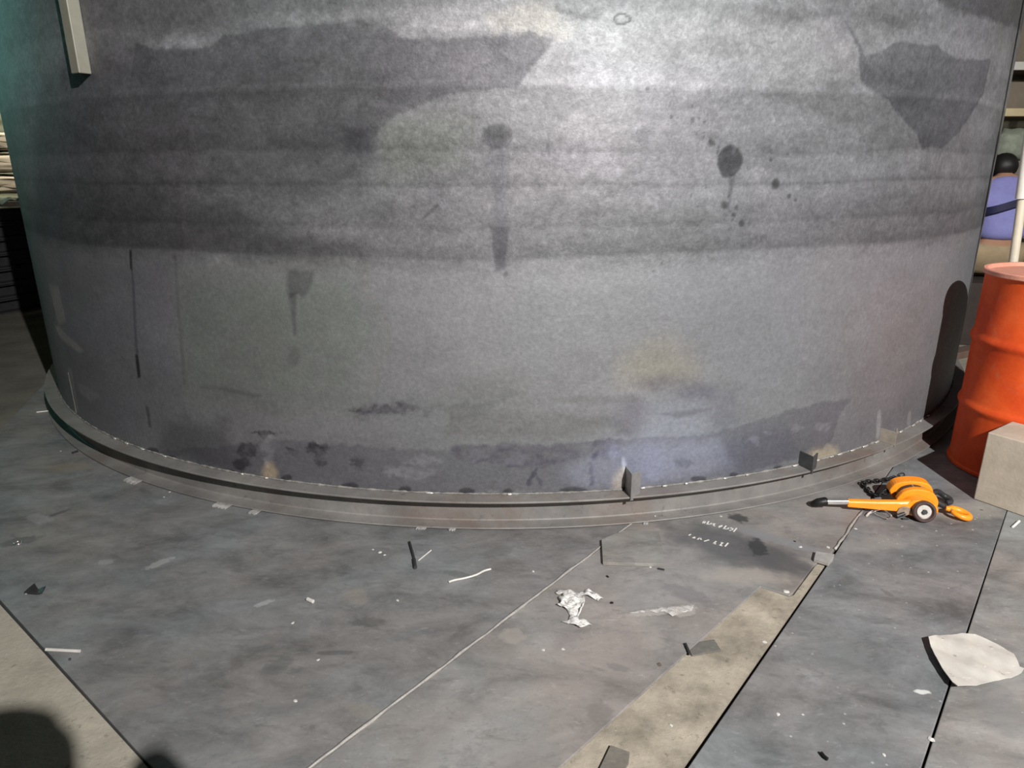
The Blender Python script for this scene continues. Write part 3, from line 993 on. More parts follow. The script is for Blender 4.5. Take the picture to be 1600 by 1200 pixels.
# lumps of bright tack weld on the joint
for px, py, sz in ((670, 764, 9), (795, 773, 5), (1003, 759, 6), (1036, 763, 6), (1070, 757, 4), (418, 752, 5), (380, 744, 4), (1130, 748, 4), (1240, 728, 8), (1310, 708, 9), (1330, 700, 8), (1350, 694, 11), (1368, 688, 9),
                   (1405, 678, 8), (1424, 668, 9), (1436, 660, 9), (1447, 655, 8), (1297, 712, 7), (200, 690, 8), (225, 703, 7), (180, 672, 6), (260, 716, 7), (1165, 742, 5), (1275, 719, 6)):
    s_, z_ = T(px, py)
    mb = MB()
    bmesh.ops.create_icosphere(mb.bm, subdivisions=2, radius=1)
    for v_ in mb.bm.verts:
        v_.co *= 1 + random.uniform(-.18, .18)
        v_.co = Vector((v_.co.x * sz * .0019, v_.co.y * .0045, v_.co.z * .0042))
    a_ = s_ / RT
    p_ = shell(s_, HB + 0.004, 0.008) - Vector((TX, TY, 0))
    bmesh.ops.transform(mb.bm, matrix=Matrix.Translation(p_) @ Matrix.Rotation(a_, 4, 'Z'), verts=mb.bm.verts)
    mb.build('tack_weld', M_TACK, tank, smooth='all')

M_FTACK = plain('floor tack weld', (0.27, 0.26, 0.25), .6, .2, .4, 60, .3)
# tack welds holding the ring to the floor plates
for px, py, w_, h_ in ((212, 745, .075, .034), (345, 787, .065, .028), (394, 799, .03, .026), (655, 825, .03, .006), (703, 827, .02, .006), (1005, 819, .012, .006)):
    p_ = G(px, py)
    a_ = math.atan2(p_.x - TX, TY - p_.y)
    mb = MB()
    for i in range(11):
        t_ = (i / 10 - .5) * w_
        mb.tube([(t_, -h_ * 1.0 + random.uniform(-.004, .004), .0005), (t_ + .008, 0.004, .006)], [random.uniform(.003, .005), .0035], 6)
    M_ = Matrix.Translation(Vector((RF * math.sin(a_), -RF * math.cos(a_), 0))) @ Matrix.Rotation(a_, 4, 'Z')
    bmesh.ops.transform(mb.bm, matrix=M_, verts=mb.bm.verts)
    mb.build('floor_tack_weld', M_FTACK, tank, smooth='all')

# vertical seam bead at the far left of the shell
mb = MB()
sv = T(119, 640)[0]
mb.tube([shell(sv + random.uniform(-.002, .002), HB + .002 + i * .02, 0.0) - Vector((TX, TY, 0)) for i in range(12)], [random.uniform(.001, .002) for i in range(12)], 6)
mb.build('vertical_seam', M_RUST, tank, smooth='all')


# welded alignment clips on the ring
def clip(px, py, height, leg, out, rot, mat, label, flat=False):
    s_, _ = T(px, py)
    a_ = s_ / RT
    mb = MB()
    t_ = 0.006
    if flat:
        mb.box((-leg / 2, -out, 0), (leg / 2, -out + t_, height))
    else:                                           # angle: one leg stands out from the shell, the other lies along it
        mb.box((-t_ / 2, -out, 0), (t_ / 2, 0.0, height))
        mb.box((0, -0.030, 0), (leg, -0.030 + t_, height))
    M_ = Matrix.Translation(Vector((RT * math.sin(a_), -RT * math.cos(a_), HB))) @ Matrix.Rotation(a_ + rot, 4, 'Z')
    bmesh.ops.transform(mb.bm, matrix=M_, verts=mb.bm.verts)
    o_ = mb.build('clip', mat, tank, bevel=0.001)
    o_['label'] = label
    return o_


M_CLIP = plain('clip steel', (0.27, 0.265, 0.26), 0.4, 0.4, 0.2, 30, 0.1)
M_CLIPD = plain('dark clip steel', (0.075, 0.075, 0.078), 0.5, 0.3, 0.3, 30, 0.1)
M_CLIPC = plain('scorched clip steel', (0.32, 0.28, 0.23), 0.5, 0.3, 0.3, 30, 0.1)


def vee_clip(px, py, height, w, dep, mat, label, skew=0.0, right=None):
    """a short length of angle bar standing on the ring, one leg running back to the shell"""
    s_, _ = T(px, py)
    a_ = s_ / RT
    t_ = 0.006
    right = w if right is None else right
    mb = MB()
    mb.prism([(0, -dep), (right, -dep + skew * right), (right, -dep + skew * right + t_), (t_, -dep + t_ + skew * t_), (t_, 0.0), (0, 0.0)], 0.0005, height)
    mb.prism([(0.0, -dep), (.012, -dep + skew * .012), (.012, -dep + .005), (0.0, -dep + .005)], -.012, 0.0005)
    M_ = Matrix.Translation(Vector((RT * math.sin(a_), -RT * math.cos(a_), HB))) @ Matrix.Rotation(a_, 4, 'Z')
    bmesh.ops.transform(mb.bm, matrix=M_, verts=mb.bm.verts)
    o_ = mb.build('clip', mat, tank, bevel=0.0008)
    o_['label'] = label
    return o_


vee_clip(975, 760, 0.096, .045, .073, M_CLIP, 'tall angle clip with a black shaded left side', 0.55)
vee_clip(1246, 728, 0.062, .05, .073, M_CLIPD, 'dark low clip', 0.5)
vee_clip(1373, 690, 0.060, .055, .073, M_CLIPC, 'scorched low clip', 0.5)

# angle bar hanging on the upper left of the shell
s_, z0 = T(141, 112)
a_ = s_ / RT
m_ = plain('pale primed bar', (0.26, 0.25, 0.20), 0.5, 0.1, 0.15, 12, 0.1)
mb = MB()
t_ = 0.007
mb.prism([(-.025, -.046), (.025, -.046), (.025, 0), (.018, 0), (.018, -.039), (-.025, -.039)], z0 - .0, 2.55)
bmesh.ops.transform(mb.bm, matrix=Matrix.Translation(Vector((RT * math.sin(a_), -RT * math.cos(a_), 0))) @ Matrix.Rotation(a_, 4, 'Z'), verts=mb.bm.verts)
o = mb.build('angle_bar', m_, tank, bevel=0.003)
o['label'] = 'pale vertical angle bar on the upper left'

# ------------------------------------------------------------------ orange drum
DC, DR, DH = Vector((2.259, 2.831, 0)), 0.288, 0.865
drum = thing('steel_drum', DC, 'dusty orange steel drum standing beside the tank at the right edge', 'drum')
prof = [(DR - .012, .0), (DR, .004), (DR, .014), (DR - .008, .02)]


def hoop(z):
    return [(DR - .008, z - .032), (DR - .004, z - .018), (DR + .002, z - .006), (DR + .002, z + .006), (DR - .004, z + .018), (DR - .008, z + .032)]


prof += hoop(.285) + hoop(.575) + [(DR - .008, DH - .03), (DR - .004, DH - .02)]
MB().lathe(prof, 72).build('barrel', M_DRUM, drum, smooth=True)
MB().lathe([(DR - .006, DH - .022), (DR + .003, DH - .018), (DR + .003, DH - .003), (DR, DH), (DR - .012, DH), (DR - .014, DH - .012), (DR - .016, DH - .016)], 72, cap=False).build('rim', M_DRUMTOP, drum, smooth=True)
MB().lathe([(0.001, DH - .016), (DR - .012, DH - .016), (DR - .012, DH - .02), (0.001, DH - .02)], 72).build('lid', M_DRUMTOP, drum, smooth=True)
mb = MB()
mb.lathe([(.032, DH - .016), (.034, DH - .008), (.024, DH - .006), (.022, DH - .003), (.001, DH - .003)], 24, Matrix.Translation((.12, -.15, 0)))
mb.build('bung', M_DARK, drum, smooth=True)

# ------------------------------------------------------------------ beige block in front of the drum
bc = Vector((1.852, 2.527, 0))
ub = Vector((.56, -.83, 0)).normalized()
vb = Vector((.83, .56, 0)).normalized()
Mb = Matrix(((ub.x, vb.x, 0, bc.x), (ub.y, vb.y, 0, bc.y), (0, 0, 1, 0.0005), (0, 0, 0, 1)))
o = MB().box((0, 0, 0), (.62, .212, .288)).build('block', M_BLOCK, None, bevel=0.004, M=Mb)
tag(o, 'square edged beige block standing in front of the orange drum', 'block')

# ------------------------------------------------------------------ cream tube standing behind the drum
p0 = AT(1585, 412, 3.28)
top = AT(1609, 250, 3.28)
d = (top - p0)
foot = p0 - d * (p0.z / d.z)
tb = thing('tube', (foot.x, foot.y, 0), 'cream painted tube standing upright behind the orange drum', 'tube')
dr_ = d / d.z
mb = MB()
mb.tube([Vector((0, 0, 0)), dr_ * 2.3], 0.019, 16)
mb.build('pipe', M_TUBE, tb, smooth=True)
mb = MB()
mb.tube([dr_ * 1.13, dr_ * 1.5], 0.028, 16)
mb.build('sleeve', plain('white sleeve', (0.72, 0.69, 0.62), 0.5, 0, .1, 20, .1), tb, smooth=True)
MB().lathe([(.06, .0), (.06, .006), (.021, .01)], 20).build('base_plate', M_TUBE, tb, smooth=True)

# ------------------------------------------------------------------ lever hoist
# local frame: +x towards the hook, +y away from the viewer, body axis along y
hp = G(1432, 814)
hoist = thing('lever_hoist', (hp.x, hp.y + 0.01, 0), 'orange lever chain hoist lying on the floor in front of the ring', 'hoist', rz=math.radians(-13))
hoist.scale = (.91, .91, .91)
HZ = 0.078


def along_y(y):
    return Matrix.Translation((0, y, HZ)) @ Matrix.Rotation(-PI / 2, 4, 'X')


def outline(pts, n=48):
    return [(p.x, p.y) for p in bez([(a, b_, 0) for a, b_ in pts] + [(*pts[0], 0)], n)][:-1]


XZ = Matrix(((1, 0, 0, 0), (0, 0, 1, 0), (0, .76, 0, 0), (0, 0, 0, 1)))     # outline drawn in x,z, thickness along y


def slab(poly, y0, y1, name, mat, bevel=0.006, parent=hoist):
    mb = MB()
    mb.prism(poly, y0, y1, XZ)
    return mb.build(name, mat, parent, bevel=bevel, seg=3)


body = outline([(-.075, .075), (-.05, .125), (0, .148), (.055, .135), (.082, .095), (.085, .05), (.06, .016), (0, .006), (-.05, .022)])
slab(body, .03, .062, 'brake_cover', M_ORANGE, .012)
slab([(x * .8, .078 + (z - .078) * .8) for x, z in body], .062, .105, 'frame', M_DARK, .006)
frame_lbl = outline([(-.03, .118), (0, .134), (.05, .122), (.072, .09), (.062, .09), (.02, .11)])
slab(frame_lbl, .066, .1, 'label_plate', M_BURN, .002)
gear = outline([(-.085, .078), (-.06, .128), (0, .150), (.06, .142), (.086, .1), (.085, .05), (.05, .018), (-.01, .012), (-.06, .03)])
slab(gear, .105, .165, 'gear_cover', M_ORANGE, .016)
# lever: tapering pressed arm from the hub to the left
mb = MB()
secs = [(.062, .020, .05), (.03, .034, .052), (-.02, .031, .05), (-.08, .026, .046), (-.16, .0215, .042), (-.275, .0165, .037)]
rows = []
for x, hgt, zc in secs:
    dy = 0.016 if x < 0 else 0.018
    yc = -.005
    ring_ = [mb.bm.verts.new((x, yc + s * dy * k, zc + t * hgt)) for s, t, k in ((-1, -.8, 1), (-1, .55, 1), (-.6, .95, 1), (.6, .95, 1), (1, .55, 1), (1, -.8, 1))]
    rows.append(ring_)
for a, c in zip(rows[:-1], rows[1:]):
    for i in range(6):
        mb.bm.faces.new((a[i], a[(i + 1) % 6], c[(i + 1) % 6], c[i]))
mb.bm.faces.new(rows[0])
mb.bm.faces.new(rows[-1][::-1])
lev = mb.build('lever', M_ORANGE, hoist, bevel=0.005, seg=3)
mb = MB()
mb.tube([(-.272, -.005, .044), (-.33, -.006, .038), (-.355, -.007, .036)], [.0145, .0145, .014], 16)
mb.build('chrome_sleeve', M_CHROME, lev, smooth=True)
mb = MB()
mb.tube([(-.353, -.007, .036), (-.36, -.007, .035), (-.39, -.006, .026), (-.41, -.004, .016), (-.418, -.003, .014)], [.015, .019, .018, .013, .006], 16)
mb.build('grip', M_BLACK, lev, smooth=True)
hub = outline([(-.07, .055), (-.03, .105), (.02, .112), (.062, .085), (.07, .05), (.045, .02), (0, .012), (-.04, .022)])
slab(hub, -.022, .03, 'lever_housing', M_ORANGE, .010)
mb = MB()
mb.prism(outline([(-.085, .03), (-.075, .062), (-.045, .07), (-.03, .045), (-.045, .02), (-.07, .015)], 24), -.028, -.02, XZ)
mb.build('selector_plate', M_BURN, hoist, bevel=0.002)
mb = MB()
mb.tube([(-.055, -.03, .026), (-.085, -.036, .012)], [.007, .009], 10)
mb.build('selector_lever', M_DARK, hoist, smooth=True)
# hand wheel towards the viewer
Mw = Matrix.Translation((.012, -.024, .043)) @ Matrix.Rotation(PI / 2, 4, 'X') @ Matrix.Rotation(math.radians(-14), 4, 'X')
mb = MB()
prof = [(.020, .0), (.040, .0), (.0445, .005), (.0445, .022), (.040, .027), (.035, .027), (.031, .018), (.020, .014)]
mb.lathe(prof, 40, Mw, cap=True)
wheel = mb.build('hand_wheel', plain('dark brown wheel', (0.075, 0.045, 0.04), .4, .2, .3, 30, .2), hoist, smooth=True)
mb = MB()
mb.lathe([(.002, .0165), (.027, .0165), (.027, .019), (.002, .019)], 32, Mw)
mb.build('disc', M_DISC, wheel, smooth=True)
mb = MB()
mb.lathe([(.003, .019), (.010, .019), (.010, .03), (.003, .03)], 6, Mw)
mb.build('nut', M_DARK, wheel)
# load hook on the right
hk = [(.09, .085, .07), (.115, .075, .052)]
mb = MB()
mb.tube([(.072, .07, .05), (.1, .055, .045), (.118, .04, .04)], [.018, .014, .012], 12)
mb.build('swivel', M_DARK, hoist, smooth=True)
Mh = Matrix.Translation((.118, .036, .036)) @ Matrix.Rotation(math.radians(-14), 4, 'Z') @ Matrix.Rotation(math.radians(13), 4, 'Y') @ Matrix.Scale(.88, 4)
mb = MB()
arc = [(0, 0, 0), (.02, .0, 0)] + [(.058 - .038 * math.cos(t), -.004 + .032 * math.sin(t), 0) for t in np.linspace(PI * .92, -PI * .62, 16)]
arc = [(0, 0, 0), (.016, .006, 0), (.03, .022, 0), (.06, .03, 0), (.088, .02, 0), (.1, -.002, 0), (.09, -.024, 0), (.064, -.033, 0), (.04, -.026, 0), (.03, -.014, 0)]
arc = bez([Vector(a) for a in arc], 36)
mb.tube(arc, [.011 + .006 * math.sin(PI * min(1, i / (len(arc) - 1) * 1.15)) for i in range(len(arc))], 12, Mh)
mb.build('load_hook', M_ORANGE, hoist, smooth='all')
mb = MB()
mb.tube([(.02, -.002, .004), (.036, -.02, .004)], .005, 8, Mh)
mb.build('hook_latch', M_CHROME, hoist, smooth=True)
# upper hook, dark, on the far side
mb = MB()
arc = bez([Vector(a) for a in ((.07, .13, .06), (.10, .14, .055), (.125, .165, .05), (.155, .175, .03), (.175, .16, .022), (.172, .14, .018), (.155, .13, .018))], 30)
mb.tube(arc, [.012] * len(arc), 10)
mb.build('suspension_hook', M_DARK, hoist, smooth='all')
# load chain looping on the floor at the left of the body
path = bez([hoist.matrix_basis.inverted() @ Vector(p_) for p_ in
            (G(1408, 756) + Vector((0, 0, .03)), G(1392, 752, .012), G(1374, 755, .01), G(1352, 757, .01), G(1347, 760, .01), G(1354, 768, .01), G(1362, 777, .012), G(1375, 776, .03), G(1392, 768, .05), G(1405, 764, .07))], 120)
acc = [0.0]
for a, c in zip(path[:-1], path[1:]):
    acc.append(acc[-1] + (c - a).length)
mb = MB()
pitch_ = 0.021
k = 0
while k * pitch_ < acc[-1] - pitch_:
    s0 = k * pitch_ + pitch_ / 2
    i = max(j for j in range(len(acc)) if acc[j] <= s0)
    c_ = path[i]
    t_ = (path[min(i + 1, len(path) - 1)] - path[max(i - 1, 0)]).normalized()
    up = Vector((0, 0, 1))
    sd = t_.cross(up).normalized()
    up = sd.cross(t_)
    ang = PI / 4 + (k % 2) * PI / 2
    w1 = sd * math.cos(ang) + up * math.sin(ang)
    pts = []
    for j in range(14):
        a = 2 * PI * j / 14
        lx = math.cos(a)
        pts.append(c_ + t_ * (lx * .0085 + (.006 if lx > 0 else -.006)) + w1 * math.sin(a) * .0085)
    mb.tube(pts, .0036, 6, closed=True)
    k += 1
mb.build('load_chain', M_BLACK, hoist, smooth='all')

# ------------------------------------------------------------------ loose things on the floor plates
def flat_piece(name, px, thick, mat, label, cat, z=0.0006, tilt=None, group=None, bevel=0.001):
    P = [G(x, y, z + thick) for x, y in px]
    c_ = sum(P, Vector()) / len(P)
    mb = MB()
    mb.prism([(p.x - c_.x, p.y - c_.y) for p in P], 0, thick)
    o_ = mb.build(name, mat, None, bevel=bevel)
    o_.location = (c_.x, c_.y, z)
    if tilt:
        o_.rotation_euler = tilt
    return tag(o_, label, cat, group)


M_OFF = plate_mat('offcut steel', (0.235, 0.222, 0.205), (), 0.0, 5.0, 0.1, 21.0)
flat_piece('steel_offcut', [(938, 844), (952, 838), (972, 830), (1028, 832), (1031, 842), (1036, 882), (1010, 882), (940, 879)], 0.012, M_OFF,
           'rectangular grey steel offcut lying across the seam below the ring', 'steel offcut', group='steel offcuts')
flat_piece('steel_offcut', [(1070, 1007), (1113, 1001), (1124, 1018), (1078, 1026)], 0.004, plate_mat('brown offcut steel', (0.14, 0.13, 0.115), (), 0, 6, .1, 25.0),
           'small grey steel square on the beige concrete strip, beside the plate edge', 'steel offcut', z=-0.0046, group='steel offcuts')
flat_piece('steel_offcut', [(950, 1165), (980, 1176), (978, 1192), (965, 1215), (932, 1202)], 0.007, plate_mat('grey offcut steel', (0.16, 0.148, 0.13), (), 0, 6, .1, 28.0),
           'small steel square on the beige concrete strip at the bottom edge of the photo', 'steel offcut', z=-0.0046, group='steel offcuts')
P = [(1270, 876), (1273, 864), (1281, 866), (1302, 869), (1300, 876), (1293, 883)]
flat_piece('steel_bar_stub', P, 0.013, plain('bright bar', (0.42, 0.40, 0.38), .4, .4, .25, 40, .2), 'short bright steel bar stub at the top end of the black gap', 'steel bar', z=0.0006)


def rod(name, pxs, rad, mat, label, cat='welding rod', lift=0.0, group='welding rod stubs'):
    pts = bez([G(x, y, rad + lift) for x, y in pxs], 16) if len(pxs) > 2 else [G(x, y, rad + lift) for x, y in pxs]
    c_ = sum(pts, Vector()) / len(pts)
    mb = MB()
    mb.tube([Vector((p.x - c_.x, p.y - c_.y, p.z)) for p in pts], rad, 8)
    o_ = mb.build(name, mat, None, smooth=True)
    o_.location = (c_.x, c_.y, 0.0006)
    return tag(o_, label, cat, group)


M_ROD = plain('pale rod', (0.66, 0.63, 0.58), .4, .2, .15, 40, .1)
rod('welding_rod', [(638, 846), (642, 860), (645, 871)], .0045, M_DARK, 'dark welding rod stub pointing at the ring, upper half')
rod('welding_rod', [(645, 873), (647, 886)], .0062, M_DARK, 'thick dark rod end right below the dark welding rod stub')
rod('welding_rod', [(652, 875), (672, 859)], .0022, M_ROD, 'thin pale rod slanting beside the dark welding rod stub')
rod('wire', [(699, 909), (708, 906), (724, 903), (742, 898), (754, 892), (765, 889)], .0033, M_ROD, 'curved pale wire lying alone left of the seam', 'wire', group=None)
rod('welding_rod', [(69, 1010), (122, 1013)], .0045, M_ROD, 'pale rod lying at the edge of the left beige concrete')
rod('welding_rod', [(57, 639), (76, 637)], .0035, M_ROD, 'short pale rod at the far left beside the foot of the tank')
rod('welding_rod', [(1581, 829), (1591, 820)], .0042, M_WHITE, 'short white rod below the beige block')
rod('welding_rod', [(1353, 810), (1358, 805), (1372, 800)], .0045, M_ROD, 'pale rod sticking out under the orange lever')
rod('welding_rod', [(1408, 815), (1418, 815)], .004, M_DARK, 'short dark rod under the hoist hand wheel')
rod('welding_rod', [(478, 934), (487, 938)], .006, M_ROD, 'stubby pale rod in the middle of the large left plate')
rod('welding_rod', [(104, 1026), (108, 1025)], .003, M_DARK, 'tiny dark rod below the pale rod by the left concrete')
rod('welding_rod', [(1279, 1180), (1284, 1186), (1289, 1190)], .0042, M_BLACK, 'small black rod near the bottom of the speckled plate')
rod('welding_rod', [(1068, 1008), (1075, 1024)], .004, M_DARK, 'dark rod lying against the small steel square on the concrete strip')
rod('welding_rod', [(112, 703), (121, 700)], .005, M_DARK, 'dark rod on the pale brown patch left of the ring')
rod('welding_rod', [(38, 922), (46, 916)], .004, M_ROD, 'pale rod end touching the dark torn chip at the far left')
rod('welding_rod', [(1026, 890), (1036, 892)], .003, M_DARK, 'tiny dark rod below the rectangular offcut')

# curled silver ribbon under the lever
mb = MB()
pts = [G(1361, 803, .012), G(1374, 800, .02), G(1384, 806, .016), G(1388, 812, .006), G(1380, 815, .002), G(1370, 811, .003), G(1360, 806, .010)]
pts = bez(pts, 36)
c_ = sum(pts, Vector()) / len(pts)
v_, f_ = [], []
for i, p in enumerate(pts):
    q_ = p - Vector((c_.x, c_.y, 0))
    v_ += [q_ + Vector((0, 0, -.001)), q_ + Vector((0.003, -.012, .0045))]
    if i:
        f_.append((2 * i - 2, 2 * i, 2 * i + 1, 2 * i - 1))
mb.add(v_, f_)
o = mb.build('foil_strip', M_CHROME, None, smooth='all')
o.location = (c_.x, c_.y, 0.002)
s = o.modifiers.new('solid', 'SOLIDIFY')
s.thickness = 0.001
tag(o, 'curled shiny foil strip lying below the orange lever', 'foil strip')

# torn pale sheet on the right
out_px = [(1447, 1003), (1470, 996), (1500, 993), (1522, 994), (1545, 1003), (1562, 1012), (1582, 1024), (1588, 1036), (1591, 1044), (1598, 1047), (1594, 1053), (1578, 1061),
          (1545, 1070), (1515, 1078), (1492, 1080), (1484, 1075), (1472, 1058), (1460, 1038), (1451, 1018)]
P = [G(x, y, .012) for x, y in out_px]
c_ = sum(P, Vector()) / len(P)
xmin = min(p.x for p in P)
xmax = max(p.x for p in P)


def lift(x, y):
    t_ = (x + c_.x - xmin) / (xmax - xmin)
    return 0.003 + 0.015 * max(0, 1 - t_ * 1.5) ** 1.2 + 0.0055 * (math.sin(x * 41 + y * 23) * math.sin(y * 37 - x * 12) + .6) * min(1, 3 * t_ * (1 - t_) + .12) + 0.0015 * math.sin(x * 130 + 1) * math.sin(y * 110)


o = sheet([(p.x - c_.x, p.y - c_.y) for p in P], .014, lift, .0022).build('torn_sheet', M_PAPER, None, smooth=True)
o.location = (c_.x, c_.y, 0.0)
tag(o, 'torn pale grey sheet with a curled up left edge lying across the right seam', 'sheet')
m, nt, b = new_mat('soiled pale sheet')
v = coords(nt)
c = ramp(nt, noise(nt, v, 9, 7, .6), [(0.3, (0.40, 0.38, 0.345)), (0.6, (0.51, 0.485, 0.44)), (0.8, (0.58, 0.56, 0.51))])
c = mix(nt, c, (0.15, 0.14, 0.13), ramp(nt, noise(nt, v, 46, 3, .5, 0, 3), [(0.68, 0.0), (0.74, 0.8)]))
c = mix(nt, c, (0.8, 0.78, 0.74), ramp(nt, noise(nt, v, 30, 4, .5, 1, 8, (.4, (1, 3, 1))), [(0.66, 0.0), (0.72, 0.8)]))
nt.links.new(c, b.inputs['Base Color'])
b.inputs['Roughness'].default_value = 0.45
o.data.materials[0] = m

# crumpled white film
m, nt, b = new_mat('crumpled white film')
b.inputs['Base Color'].default_value = (0.70, 0.675, 0.65, 1)
b.inputs['Roughness'].default_value = 0.35
b.inputs['Transmission Weight'].default_value = 0.0
v = coords(nt)
bump(nt, b, noise(nt, v, 60, 6, .6, 1.2), .6, .006)
tr = nt.nodes.new('ShaderNodeBsdfTransparent')
mx = nt.nodes.new('ShaderNodeMixShader')
nt.links.new(ramp(nt, noise(nt, v, 38, 6, .65, 1.5, 0, (.9, (1, 2.2, 1))), [(0.36, 0.15), (0.55, 0.95)]), mx.inputs[0])
nt.links.new(tr.outputs[0], mx.inputs[1])
nt.links.new(b.outputs[0], mx.inputs[2])
nt.links.new(mx.outputs[0], nt.nodes['Material Output'].inputs[0])
M_FILM = m


def film(polys, amp, name, label, mat, seed):
    rnd = random.Random(seed)
    allp = [G(x, y) for poly in polys for x, y in poly]
    c_ = sum(allp, Vector()) / len(allp)
    mb_all = bmesh.new()
    for poly in polys:
        P = [G(x, y) for x, y in poly]
        cx = sum(p.x for p in P) / len(P) - c_.x
        cy = sum(p.y for p in P) / len(P) - c_.y
        R_ = max((Vector((p.x - c_.x - cx, p.y - c_.y - cy)).length for p in P))
        ph = [rnd.uniform(0, 6) for _ in range(6)]

        def zf(x, y):
            t_ = max(0, 1 - math.hypot(x - cx, y - cy) / R_)
            w = abs(math.sin(x * 95 + ph[0] + 2 * math.sin(y * 60 + ph[1]))) * .55 + abs(math.sin(y * 80 + x * 50 + ph[2])) * .45
            return 0.0012 + amp * (0.25 + t_) * w
        mb = sheet([(p.x - c_.x, p.y - c_.y) for p in P], .006, zf)
        tmp = bpy.data.meshes.new('tmp')
        mb.bm.to_mesh(tmp)
        mb.bm.free()
        mb_all.from_mesh(tmp)
        bpy.data.meshes.remove(tmp)
    me_ = bpy.data.meshes.new(name)
    mb_all.to_mesh(me_)
    mb_all.free()
    o_ = bpy.data.objects.new(name, me_)
    COL.objects.link(o_)
    me_.materials.append(mat)
    for p in me_.polygons:
        p.use_smooth = True
    o_.location = (c_.x, c_.y, 0)
    sm = o_.modifiers.new('solid', 'SOLIDIFY')
    sm.thickness = .0006
    return tag(o_, label, 'plastic film', 'scraps of plastic film')


film([[(865, 928), (872, 925), (886, 924), (897, 930), (904, 929), (909, 935), (911, 945), (906, 956), (899, 964), (889, 966), (884, 956), (878, 953), (868, 949), (874, 944), (870, 938), (878, 932), (868, 931)],
      [(899, 930), (908, 928), (920, 932), (938, 934), (940, 938), (932, 941), (922, 937), (912, 934)], [(906, 931), (911, 937), (912, 946), (907, 956), (901, 966), (898, 965), (905, 954), (909, 945)],
      [(909, 926), (918, 927), (928, 927), (926, 930), (914, 930)],
      [(874, 974), (886, 971), (890, 963), (900, 966), (903, 971), (912, 971), (920, 975), (923, 980), (914, 982), (908, 983), (904, 985), (897, 981), (886, 977)]],
     .016, 'plastic_film', 'crumpled white plastic film scrap in the middle of the warm grey plate', M_FILM, 3)
m2 = M_FILM.copy()
m2.name = 'thin clear film'
for n_ in m2.node_tree.nodes:
    if n_.type == 'VALTORGB':
        n_.color_ramp.elements[0].color = (0.0, 0.0, 0.0, 1)
        n_.color_ramp.elements[1].color = (0.5, 0.5, 0.5, 1)
film([[(980, 960), (990, 957), (1010, 957), (1030, 953), (1052, 952), (1060, 950), (1083, 948), (1078, 957), (1062, 962), (1048, 966), (1036, 960), (1012, 959), (994, 960)]],
     .006, 'plastic_film', 'thin flattened clear plastic film scrap right of the crumpled white one', m2, 5)

# chips of slag, stone and metal scattered about
CH = [(1226, 928, 6, 'white', 'white chip at the corner of the middle plate'), (846, 1016, 3.4, 'white', 'white flake below the crumpled film, left one of two'),
      (877, 1015, 3.4, 'white', 'white flake below the crumpled film, right one of two'), (953, 943, 4.2, 'black', 'black crumb right of the crumpled film'),
      (947, 902, 4.0, 'black', 'black crumb between the rectangular offcut and the crumpled film'), (1027, 1040, 5.0, 'brown', 'brown lump on the torn plate edge'),
      (1019, 855, 3.2, 'white', 'white flake on top of the rectangular offcut'), (1014, 888, 3.0, 'white', 'white flake just below the rectangular offcut'),
      (592, 862, 4.5, 'white', 'white flake left of the dark welding rod stub, larger one'), (581, 857, 2.8, 'white', 'white flake left of the dark welding rod stub, smaller one'), (599, 866, 3, 'white', 'white flake nearest the dark welding rod stub'),
      (831, 893, 3, 'white', 'white flake beside the seam left of the black crumbs'), (619, 937, 3.2, 'white', 'white flake in the upper middle of the large plate'), (455, 971, 3.2, 'white', 'white flake below the stubby pale rod'),
      (494, 1029, 3, 'white', 'white flake in the lower middle of the large plate'), (458, 1093, 3.5, 'white', 'lowest white flake on the large plate'), (1377, 1184, 3, 'white', 'white flake at the bottom of the speckled plate'),
      (1451, 1160, 5, 'white', 'white chip bridging the right seam near the bottom'), (1212, 1119, 3.4, 'white', 'white flake beside the long black gap, lower'), (1192, 1006, 4, 'white', 'white crumb on the beige concrete strip, upper'),
      (1045, 1135, 3, 'white', 'white crumb on the beige concrete strip, lower'), (1240, 849, 3, 'black', 'tiny black crumb on the plate below the lever'), (1325, 787, 2.5, 'black', 'tiny black crumb beside the lever tip'),
      (1532, 802, 4, 'brown', 'brown crumb below the corner of the beige block'), (1249, 858, 4, 'white', 'white flake left of the bright bar stub'), (1292, 859, 4.2, 'white', 'white flake just above the bright bar stub'),
      (1335, 830, 3.5, 'white', 'white flake on the weld seam below the lever'), (264, 765, 3.2, 'white', 'white flake left of the floor tack welds'), (255, 773, 2.8, 'white', 'white flake below the leftmost floor tack weld'),
      (94, 700, 3.0, 'white', 'white flake beside the pale brown patch'), (1381, 718, 4, 'white', 'white flake lying on the ring foot near the scorched clip'), (1022, 808, 3, 'white', 'white flake lying on the ring foot below the tall clip'), (1125, 809, 3.5, 'white', 'white flake at the ring foot above the hand written marks')]
M_CHIP = {'white': plain('pale chip', (0.52, 0.50, 0.47), .6, 0, .3, 40, .2), 'black': M_BLACK, 'brown': plain('brown crumb', (0.11, 0.085, 0.065), .8, 0, .3, 40, .2)}
